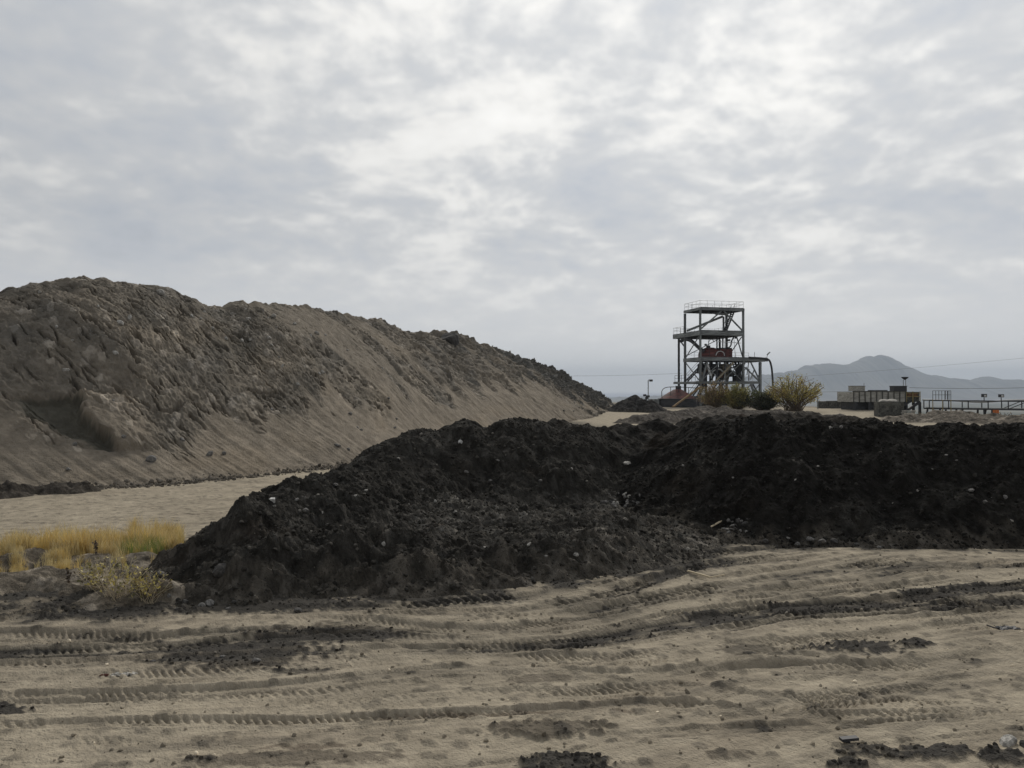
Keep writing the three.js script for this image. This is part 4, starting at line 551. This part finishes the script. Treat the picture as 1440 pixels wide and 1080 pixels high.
// ------------------------------------------------------------------ right side: settling tank, walls, walkway
{
  const d = 100, y = land(44, d), g = group(42.75, y, d); const yt = 2.78 - y, yb = 1.5 - y;
  const w = sub(g, 'tank_wall'); box(w, 'wall', M.concrete, [3.25, (yt + yb) / 2, -2.5], [6.5, yt - yb, 5]); for (let k = 0; k <= 9; k++) box(w, 'rib', M.mossy, [k * 6.5 / 9, (yt + yb) / 2, 0.06], [0.1, yt - yb, 0.12]); box(w, 'rim', M.mossy, [3.25, yt + 0.05, 0.02], [6.7, 0.1, 0.24]);
  const s = sub(g, 'plinth'); box(s, 'base', M.under, [3.6, (yb - 0.2) / 2, -2.5], [6.6, yb + 0.2, 4]); for (const x of [0.3, 2, 3.7, 5.4]) box(s, 'pier', M.under, [x, (yb - 0.2) / 2, -0.2], [0.35, yb + 0.2, 0.5]);
  const e = sub(g, 'steel_end'); box(e, 'panel', M.mossy, [7.5, (yt + yb) / 2, -0.5], [1.9, yt - yb, 0.2]); box(e, 'panel', M.rust, [7.55, yt - 0.35, -0.35], [1.3, 0.45, 0.08]); for (const f of [0.15, 0.6]) box(e, 'rail', M.yellow, [7.5, yt - f, -0.2], [2.0, 0.07, 0.07]); for (const x of [6.7, 7.5, 8.4]) box(e, 'stanchion', M.yellow, [x, (yt + yb) / 2, -0.12], [0.08, yt - yb + 0.1, 0.08]);
  for (const x of [6.8, 7.7, 8.5]) box(e, 'leg', M.black, [x, (yb - 0.6) / 2, -0.4], [0.26, yb + 0.6, 0.26]); bar(e, 'strut', M.black, [6.4, -0.3, -0.2], [8.4, yb, -0.2], 0.3); bar(e, 'strut', M.black, [5.6, 0.2, -0.1], [7.2, yb + 0.1, -0.1], 0.26);
  const c = sub(g, 'control_cabin'); box(c, 'cabin', M.concrete, [0.75, yt + 0.4, -0.8], [1.5, 0.6, 1.4]); box(c, 'lid', M.steel, [0.75, yt + 0.73, -0.8], [1.6, 0.06, 1.5]); rod(c, 'aerial', M.steel, [1.55, yt, -0.5], [1.55, yt + 1.1, -0.5], 0.03);
  const b = sub(g, 'pump_box'); box(b, 'box', M.black, [5.95, yt + 0.4, -0.7], [1.6, 0.6, 1.2]); box(b, 'lid', M.under, [5.95, yt + 0.72, -0.7], [1.72, 0.06, 1.3]); for (const x of [6.55, 6.85]) rod(b, 'mast', M.steel, [x, yt + 0.7, -0.6], [x, yt + 1.55, -0.6], 0.035); lathe(b, 'lamp_dish', M.black, [[0.05, -0.25], [0.32, -0.05], [0.45, 0.12], [0.4, 0.12]], [6.75, yt + 1.75, -0.6], 16); for (const [x, l] of [[2.5, 0.7], [3.9, 1.1], [3.3, 0.6]]) box(g, 'pipe_saddle', M.black, [x, yt + 0.15, -0.6], [l, 0.14, 0.5]);
  top(g, 'settling_tank', 'ribbed grey concrete settling tank with a black pump box on top', 'tank');
  const q = group(45.5, land(45.5, 112), 112); for (let k = 0; k < 4; k++) box(q, 'block', M.mossy, [-1.95 + k * 1.3, 0.5 + 0.03 * (k % 2), 0.02 * k], [1.26, 1.0 + 0.05 * ((k * 7) % 3), 0.8], 0.02 * (k - 1)); rod(q, 'pin', M.black, [1.2, 0.9, 0], [1.2, 1.6, 0], 0.05); top(q, 'block_wall', 'low wall of weathered concrete blocks on the far side of the haul road', 'wall');
  const t = group(37.7, land(37.7, 80), 80, -0.15); box(t, 'block', M.mossy, [0, 0.72, 0], [2.3, 1.45, 1.6]); box(t, 'slab', M.mossy, [0.62, 0.74, 0.82], [1.15, 1.3, 0.12]); const sg = rockGeometry(71, 2, [1, 0.35, 0.8]); for (const [x, z, s] of [[-0.5, 0.1, 0.55], [0.3, 0, 0.6], [0.0, 0.3, 0.4]]) { const o = new THREE.Mesh(sg, M.cloth); o.name = 'sack'; o.position.set(x, 1.52, z); o.scale.setScalar(s); t.add(o); }
  top(t, 'concrete_block', 'big dirty concrete block with pale sacks on top beside the haul road', 'concrete block');
  const st = group(39.1, land(39.1, 79), 79, -0.15); for (let k = 0; k < 4; k++) for (let i = 0; i < 3; i++) box(st, 'plank', i === 1 ? M.concrete : M.cloth, [(i - 1) * 0.42 + 0.05 * (k % 2), 0.06 + k * 0.17, 0.05 * ((k + i) % 2)], [0.4, 0.13, 0.5], 0.04 * ((k * 3 + i) % 3)); top(st, 'brick_stack', 'stack of pale bricks leaning on the dirty concrete block', 'brick stack');
  // walkway bridge on trestles
  const W = group(51.2, 0, 98), L = 24, sl = -0.004, dz = 0.34, yT = 1.72, yB = 0.72; const at = (x, yy, zz = 0) => [x, yy + sl * x, x * dz + zz];
  for (const z of [0, -1.3]) { bar(W, 'top_chord', M.under, at(0, yT, z), at(L, yT - 0.12, z), 0.14); bar(W, 'bottom_chord', M.under, at(0, yB, z), at(L, yB - 0.12, z), 0.2, 0.16); for (let k = 0; k <= 12; k++) { box(W, 'upright', M.under, [k * 2, (yT + yB) / 2 + sl * k * 2, k * 2 * dz + z], [0.09, yT - yB, 0.09]); if (k === 4 || k === 5 || k === 10 || k === 11) bar(W, 'diagonal', M.under, at(k * 2, k % 2 ? yT : yB, z), at(k * 2 + 2, k % 2 ? yB : yT, z), 0.08); } }
  bar(W, 'floor', M.steel, at(0, yB + 0.13, -0.65), at(L, yB + 0.03, -0.65), 1.1, 0.06); tube(W, 'pipeline', M.pale, [at(-0.5, yT + 0.08, -0.5), at(3, yT - 0.02, -0.5), at(5.5, yT - 0.16, -0.5), at(9, yT + 0.1, -0.5), at(L, yT, -0.5)], 0.1, 40);
  for (const x of [0.4, 1.7, 3.4, 5.6, 6.4, 14.6, 15.8, 17, 20.5]) { const gy = land(51.2 + x, 98 - x * dz) - 0.3, k = sub(W, 'trestle'); for (const z of [0, -1.3]) bar(k, 'leg', M.under, [x, yB + sl * x - 0.1, x * dz + z], [x + (x > 14 ? 0.5 : 0.1) * (x % 2 > 1 ? 1 : -1), gy, x * dz + z * 1.4], 0.16); }
  for (const [x, h] of [[5.6, 0.5], [7.3, 0.45]]) { const k = sub(W, 'floodlight'); rod(k, 'stem', M.black, at(x, yT), at(x, yT + 0.4), 0.05); box(k, 'body', M.black, [x, yT + 0.35 + h / 2, x * dz], [0.5, h * 0.8, 0.35]); box(k, 'glass', M.lamp_glass, [x + 0.03, yT + 0.33 + h / 2, x * dz + 0.18], [0.26, 0.2, 0.03]); }
  top(W, 'walkway_bridge', 'long black steel walkway bridge on trestles running from the settling tank', 'bridge');
  const R = group(52.3, 0.9, 97); railing(R, [[-1.2, 0.9, 0], [1.0, 0.9, 0], [1.0, 0.9, -1.2]], 1.1, 0.4, M.mossy, 0.03); for (const x of [-1.2, 0, 1.0]) rod(R, 'leg', M.yellow, [x, -1.6, 0], [x, 0.9, 0], 0.05); top(R, 'ladder_cage', 'small grey railed ladder cage where the walkway meets the tank', 'railing');
  const sx = (1400 - 720) * 78 / FOCAL, S = group(sx, land(sx, 78), 78); rod(S, 'post', M.black, [0, -0.2, 0], [0, 1.75, -0.04], 0.04); box(S, 'panel', M.orange, [0, 1.6 - 0.02, 0.03], [0.6, 0.66, 0.03]); top(S, 'warning_sign', 'plain orange square sign on a thin black post among dry reeds', 'sign');
  // cables
  const pole = group(72, land(72, 92), 92); rod(pole, 'pole', M.wood, [0, -0.3, 0], [0, 9.4, 0], 0.14); bar(pole, 'crossarm', M.wood, [-0.9, 8.9, 0], [0.9, 8.9, 0], 0.12); for (const x of [-0.8, 0, 0.8]) lathe(pole, 'insulator', M.concrete, [[0.05, 0], [0.08, 0.08], [0.03, 0.2]], [x, 8.96, 0], 10); const py = land(72, 92); top(pole, 'power_pole', 'wooden power pole with a crossarm at the end of the cables', 'pole');
  const cable = (a, b, sag, r, label) => { const pts = []; for (let k = 0; k <= 8; k++) { const t = k / 8; pts.push(new THREE.Vector3(mix(a[0], b[0], t), mix(a[1], b[1], t) - sag * 4 * t * (1 - t), mix(a[2], b[2], t))); } top(new THREE.Mesh(new THREE.TubeGeometry(new THREE.CatmullRomCurve3(pts), 32, r, 5), M.black), 'cable', label, 'cable'); };
  cable([49.5, 3.3, -99.5], [72, py + 5.0, -92], 0.35, 0.022, 'black cable sagging from the settling tank to the power pole'); cable([41.5, 5.0, -130], [72, py + 9.1, -92], 0.3, 0.011, 'thin upper cable running from the tower to the power pole'); cable([37.5, 2.75, -112], [43, 2.85, -101], 0.05, 0.016, 'thin low cable from the yellow shrub to the settling tank'); cable([-6, 6.2, -150], [29, 6.0, -136], 0.4, 0.016, 'thin cable crossing the sky left of the tower');
}

// ------------------------------------------------------------------ plants
function leafGeometry(list) {                         // list of [x, y, z, size, dirx, diry, dirz, r, g, b]
  const n = list.length, pos = new Float32Array(n * 12), col = new Float32Array(n * 12), idx = new Uint32Array(n * 6), a = new THREE.Vector3(), b = new THREE.Vector3(), up = new THREE.Vector3();
  list.forEach(([x, y, z, s, dx, dy, dz, r, g, bl, w = 0.4], k) => { a.set(dx, dy, dz).normalize(); up.set(noise(k * 0.7, 1.3), 0.6, noise(2.1, k * 0.9)).normalize(); b.crossVectors(a, up).normalize().multiplyScalar(s * w);
    pos.set([x, y, z, x + a.x * s * 0.5 + b.x, y + a.y * s * 0.5 + b.y, z + a.z * s * 0.5 + b.z, x + a.x * s, y + a.y * s, z + a.z * s, x + a.x * s * 0.5 - b.x, y + a.y * s * 0.5 - b.y, z + a.z * s * 0.5 - b.z], k * 12); for (let q = 0; q < 4; q++) col.set([r, g, bl], k * 12 + q * 3); idx.set([0, 1, 2, 0, 2, 3].map((v) => v + k * 4), k * 6); });
  const g = new THREE.BufferGeometry(); g.setAttribute('position', new THREE.BufferAttribute(pos, 3)); g.setAttribute('color', new THREE.BufferAttribute(col, 3)); g.setIndex(new THREE.BufferAttribute(idx, 1)); g.computeVertexNormals(); return g;
}
function shrub(x, d, o) {                             // arching stems with leaves all along them
  const r = rng(o.seed), g = group(x, (o.y ?? land(x, d)) - 0.05, d), wood = [], leaves = [];
  for (let k = 0; k < o.stems; k++) {
    const az = r() * 6.283, out = Math.sqrt(r()), h = o.h * (0.45 + 0.55 * r()) * (1 - 0.4 * out * out), R = o.r * out * (0.9 + 0.25 * r()), bx = (r() - 0.5) * o.r * 0.5, bz = (r() - 0.5) * o.r * 0.4;
    const p0 = new THREE.Vector3(bx, 0, bz), p2 = new THREE.Vector3(bx * 0.4 + Math.cos(az) * R, h, bz * 0.4 + Math.sin(az) * R * 0.8), p1 = p0.clone().lerp(p2, 0.5).add(new THREE.Vector3((r() - 0.5) * 0.3 * o.r, h * 0.18, (r() - 0.5) * 0.3 * o.r)), c = new THREE.QuadraticBezierCurve3(p0, p1, p2);
    wood.push(new THREE.TubeGeometry(c, 5, o.stem * (0.6 + 0.6 * r()), 4));
    const hue = r();
    for (let q = 0; q < o.leaves; q++) { const t = o.bare + (1 - o.bare) * Math.pow(r(), 0.75), p = c.getPoint(t), sp = o.spread * (0.35 + 0.8 * t), tone = o.tone(r, hue, p.y / o.h, p.x / o.r); leaves.push([p.x + (r() + r() - 1) * sp, p.y + (r() + r() - 0.9) * sp, p.z + (r() + r() - 1) * sp, o.leaf * (0.6 + 0.8 * r()), r() - 0.5 + 0.5 * Math.cos(az), r() * 1.4 - 0.3, r() - 0.5 + 0.5 * Math.sin(az), tone[0], tone[1], tone[2], o.wide ?? 0.4]); }
    if (r() < o.twig) { const p = c.getPoint(0.5 + 0.4 * r()), e = p.clone().add(new THREE.Vector3((r() - 0.5) * o.r * 0.7, o.h * 0.25 * r(), (r() - 0.5) * o.r * 0.6)); wood.push(new THREE.TubeGeometry(new THREE.LineCurve3(p, e), 1, o.stem * 0.5, 3)); }
  }
  const s = new THREE.Mesh(mergeGeometries(wood), o.wood ?? M.bark); s.name = 'stems'; g.add(s); const l = new THREE.Mesh(leafGeometry(leaves), M.leaf); l.name = 'crown'; g.add(l); return top(g, o.name, o.label, o.category, o.group);
}
const yellowGreen = (r, hue) => { const k = 0.7 + 0.7 * r(); return hue < 0.6 ? [0.44 * k, 0.37 * k, 0.10 * k] : hue < 0.85 ? [0.24 * k, 0.23 * k, 0.07 * k] : [0.30 * k, 0.22 * k, 0.09 * k]; };
const oliveTone = (r, hue) => { const k = 0.7 + 0.7 * r(); return hue < 0.5 ? [0.10 * k, 0.105 * k, 0.035 * k] : hue < 0.8 ? [0.2 * k, 0.18 * k, 0.05 * k] : [0.16 * k, 0.11 * k, 0.05 * k]; };
const brownTone = (r, hue) => { const k = 0.7 + 0.7 * r(); return hue < 0.6 ? [0.27 * k, 0.19 * k, 0.09 * k] : [0.22 * k, 0.19 * k, 0.07 * k]; };
shrub(34.2, 97, { name: 'shrub', label: 'bright yellow-green feathery shrub right of the tower legs', category: 'shrub', seed: 11, h: 4.7, r: 3.7, stems: 120, stem: 0.035, leaves: 58, leaf: 0.14, spread: 0.36, bare: 0.42, twig: 0.7, tone: yellowGreen });
shrub(31.2, 99, { name: 'shrub', label: 'dark olive shrub under the bright yellow-green shrub', category: 'shrub', seed: 15, h: 2.7, r: 2.6, stems: 80, stem: 0.035, leaves: 120, leaf: 0.18, spread: 0.45, bare: 0.1, twig: 0.3, tone: (r, h) => { const k = 0.6 + 0.6 * r(); return [0.075 * k, 0.085 * k, 0.03 * k]; } });
shrub(28.2, 100, { name: 'shrub', label: 'green shrub in front of the tower, between brown twigs and dark olive shrub', category: 'shrub', seed: 12, h: 3.6, r: 1.7, stems: 80, stem: 0.03, leaves: 110, leaf: 0.15, spread: 0.4, bare: 0.15, twig: 0.5, tone: (r, hue) => { const k = 0.7 + 0.7 * r(); return hue < 0.6 ? [0.22 * k, 0.22 * k, 0.06 * k] : [0.33 * k, 0.28 * k, 0.09 * k]; } });
shrub(25.6, 101, { name: 'shrub', label: 'brown twiggy half-dead shrub at the left foot of the tower', category: 'shrub', seed: 13, h: 4.0, r: 2.3, stems: 110, stem: 0.03, leaves: 30, leaf: 0.15, spread: 0.4, bare: 0.3, twig: 1, tone: brownTone });
for (const [x, d, s, h] of [[57.2, 92, 31, 2.2], [59.6, 88, 32, 2.6], [55.6, 96, 33, 1.8]]) shrub(x, d, { name: 'bare_bush', label: 'bare leafless bush under the walkway bridge', category: 'bush', group: 'bare bushes under the walkway', seed: s, h, r: 1.5, stems: 26, stem: 0.035, leaves: 3, leaf: 0.1, spread: 0.2, bare: 0.5, twig: 1, tone: brownTone });

// grass: tufts of bent blades
function tuft(seed, n, h, w, spread) {
  const r = rng(seed), P = [], I = [];
  for (let k = 0; k < n; k++) { const a = r() * 6.28, q = Math.sqrt(r()) * spread, x = Math.cos(a) * q, z = Math.sin(a) * q, H = h * (0.55 + 0.6 * r()), lean = H * (0.1 + 0.45 * r()), la = r() * 6.28, lx = Math.cos(la) * lean, lz = Math.sin(la) * lean, ta = r() * 6.28, wx = Math.cos(ta) * w, wz = Math.sin(ta) * w, o = P.length / 3;
    P.push(x - wx, 0, z - wz, x + wx, 0, z + wz, x + lx * 0.35 - wx * 0.8, H * 0.6, z + lz * 0.35 - wz * 0.8, x + lx * 0.35 + wx * 0.8, H * 0.6, z + lz * 0.35 + wz * 0.8, x + lx, H, z + lz); I.push(o, o + 1, o + 2, o + 1, o + 3, o + 2, o + 2, o + 3, o + 4); }
  const g = new THREE.BufferGeometry(); g.setAttribute('position', new THREE.Float32BufferAttribute(P, 3)); g.setIndex(I); g.computeVertexNormals(); return g;
}
const bladeMat = new THREE.MeshPhysicalMaterial({ color: 0xffffff, roughness: 0.9, transmission: 0.3, thickness: 0, side: THREE.DoubleSide });
function grass(name, label, n, geo, fn) { const im = new THREE.InstancedMesh(geo, bladeMat, n), r = rng(n * 3 + 1), m = new THREE.Matrix4(), q = new THREE.Quaternion(), c = new THREE.Color(), Y = new THREE.Vector3(0, 1, 0); for (let k = 0; k < n; k++) { const [x, d, s, t] = fn(r); q.setFromAxisAngle(Y, r() * 6.28); m.compose(new THREE.Vector3(x, surface(x, d) - 0.01, -d), q, new THREE.Vector3(s, s * (0.8 + 0.5 * r()), s)); im.setMatrixAt(k, m); im.setColorAt(k, c.setRGB(t[0], t[1], t[2])); } setting(im, name, 'stuff', label, 'grass'); }
const TUFT = tuft(3, 16, 0.34, 0.004, 0.09), REED = tuft(9, 12, 1.1, 0.022, 0.3);
const gold = (r) => { const k = 0.7 + 0.6 * r(), q = r(); return q < 0.45 ? [0.60 * k, 0.45 * k, 0.16 * k] : q < 0.9 ? [0.58 * k, 0.48 * k, 0.25 * k] : [0.38 * k, 0.27 * k, 0.1 * k]; };
grass('dry_grass', 'golden dry grass beside the black lumpy heap', 2600, TUFT, (r) => { for (;;) { const px = -90 + 345 * r(), py = 752 + 58 * Math.pow(r(), 1.3), top = 776 - 0.1 * Math.max(0, px), low = py > 788; if (py < top + 5 * noise(px * 0.05, 3)) continue; if (low && (px > 130 || noise(px * 0.03, 2) < 0)) { if (r() < 0.93) continue; } if (noise(px * 0.025, py * 0.06 + 3) < -0.2 && r() < 0.85) continue; const [x, d] = flat(px, py); return [x, d, (low ? 0.4 : 0.62) * (0.45 + 0.9 * r()) * (0.6 + 0.9 * clamp(0.5 + noise(x * 1.7, d * 1.7))), gold(r)]; } });
grass('green_grass', 'patch of green grass against the end of the lumpy heap', 150, TUFT, (r) => { const u = (r() + r()) / 2, [x, d] = flat(170 + 72 * u, 772 + 18 * r()); const k = 0.7 + 0.6 * r(); return [x, d, 0.35 + 0.5 * r(), r() < 0.8 ? [0.17 * k, 0.23 * k, 0.05 * k] : [0.35 * k, 0.3 * k, 0.09 * k]]; });
grass('reeds', 'pale brown dry reeds below the walkway bridge', 1500, REED, (r) => { const x = 43 + 24 * r(), d = 68 + 22 * r(); const k = 0.7 + 0.6 * r(); return [x, d, (0.5 + 0.6 * r()) * smooth(42, 48, x), [0.36 * k, 0.27 * k, 0.15 * k]]; });
// dry weeds at the end of the heap, dead stalks
const dryTone = (r, hue) => { const k = 0.7 + 0.6 * r(); return hue < 0.55 ? [0.46 * k, 0.38 * k, 0.10 * k] : hue < 0.75 ? [0.10 * k, 0.075 * k, 0.04 * k] : [0.18 * k, 0.17 * k, 0.07 * k]; };
for (const [px, py, s, h, r, label] of [[165, 842, 41, 0.6, 0.45, 'tangled dry weed with brown seed heads at the edge of the yard'], [212, 842, 42, 0.4, 0.3, 'golden dry weed tuft against the grey boulder of the heap'], [135, 825, 43, 0.55, 0.3, 'dark withered weed next to the tangled dry weed']]) { const [x, d] = flat(px, py + 8); shrub(x, d, { name: 'dry_weed', label, category: 'weed', seed: s, y: surface(x, d), h, r, stems: 44, stem: 0.0035, leaves: 9, leaf: 0.04, spread: 0.05, bare: 0.25, twig: 1, wide: 0.3, tone: dryTone, wood: M.straw }); }
for (const [px, py, s, h, label] of [[97, 832, 51, 0.42, 'dark dead seed stalk standing apart from the dry weeds'], [136, 790, 52, 0.42, 'brown dead seed stalk rising from the golden grass']]) { const [x, d] = flat(px, py); shrub(x, d, { name: 'dead_stalk', label, category: 'plant', seed: s, y: surface(x, d), h: h * 0.8, r: 0.04, stems: 4, stem: 0.003, leaves: 16, leaf: 0.03, spread: 0.025, bare: 0.2, twig: 1, wide: 0.5, tone: (r) => { const k = 0.6 + 0.8 * r(); return [0.075 * k, 0.052 * k, 0.033 * k]; } }); }

// ------------------------------------------------------------------ litter on the ground
{
  const sheet = (w, l, amp, seed, n = 14) => { const g = new THREE.PlaneGeometry(w, l, n, n); g.rotateX(-Math.PI / 2); const p = g.attributes.position; for (let i = 0; i < p.count; i++) { const x = p.getX(i) / w * 5, z = p.getZ(i) / l * 3; p.setY(i, amp * (0.6 + fbm(x + seed, z, 3) * 1.6)); p.setX(i, p.getX(i) + amp * noise(x * 2, z * 2 + seed)); p.setZ(i, p.getZ(i) + amp * noise(z * 2 + seed, x)); } g.computeVertexNormals(); return g; };
  const put = (px, py, turn) => { const [x, y, d] = hit(px, py); return group(x, y, d, turn); };
  M.cloth.side = M.cloth_red.side = M.black.side = THREE.DoubleSide;
  let g = put(168, 950, 0.15); let o = new THREE.Mesh(sheet(0.22, 0.08, 0.022, 3), M.cloth); o.name = 'pale_end'; o.position.set(0.05, 0.005, 0); g.add(o); o = new THREE.Mesh(sheet(0.07, 0.06, 0.022, 8), M.cloth_red); o.name = 'red_end'; o.position.set(-0.12, 0.004, 0.01); g.add(o); top(g, 'crumpled_rag', 'crumpled white and red rag lying on the sand', 'rag');
  g = put(1415, 883, 0.1); o = new THREE.Mesh(sheet(0.24, 0.12, 0.02, 14), M.black); o.name = 'strip'; g.add(o); tube(g, 'tail', M.black, [[-0.1, 0.015, 0], [-0.17, 0.02, 0.01], [-0.23, 0.04, -0.03]], 0.008, 10, 5); top(g, 'rubber_scrap', 'black rubber scrap lying on the pale sand', 'scrap');
  g = put(982, 809, 0); bar(g, 'stick', M.straw, [-0.14, 0.05, -0.1], [0.12, 0.015, 0.14], 0.03, 0.02); bar(g, 'splinter', M.straw, [0.1, 0.012, 0.16], [0.36, 0.02, 0.02], 0.014, 0.012); top(g, 'broken_stick', 'pale broken stick lying across the wheel tracks', 'stick');
  g = put(1190, 1042, 0.2); bar(g, 'board', M.black, [-0.06, 0.03, 0], [0.07, 0.035, 0.01], 0.05, 0.02); bar(g, 'prop', M.black, [-0.02, -0.02, 0], [0.0, 0.02, 0.01], 0.025); top(g, 'wood_scrap', 'small charred wood scrap standing in black crumbs', 'scrap');
  g = put(1012, 739, 0); bar(g, 'lath', M.straw, [-0.2, 0.0, 0.12], [0.18, 0.14, -0.12], 0.03, 0.02); top(g, 'broken_lath', 'pale lath leaning on stones at the inner heap end', 'stick');
  for (const [px, py, d, w, h, tilt, label] of [[1062, 579, 66, 1.5, 0.35, 0.3, 'white slab tipped on the grey heap below the shrubs'], [1086, 577, 68, 1.6, 0.5, -0.25, 'broken pale slab lying beside the white slab'], [1018, 566, 74, 1.3, 0.25, 0.5, 'short white pipe end sticking up from the grey heap']]) { const x = (px - 720) * d / FOCAL, s = group(x, surface(x, d) + 0.12, d, 0.3); const q = new THREE.Mesh(rockGeometry(px, 0, [0.6, 0.14, 0.35], 1), M.cloth); q.name = 'slab'; q.scale.set(w, 1, w); q.rotation.z = tilt; s.add(q); top(s, 'broken_slab', label, 'slab'); }
}
shade(scene);
renderer.render(scene, camera);
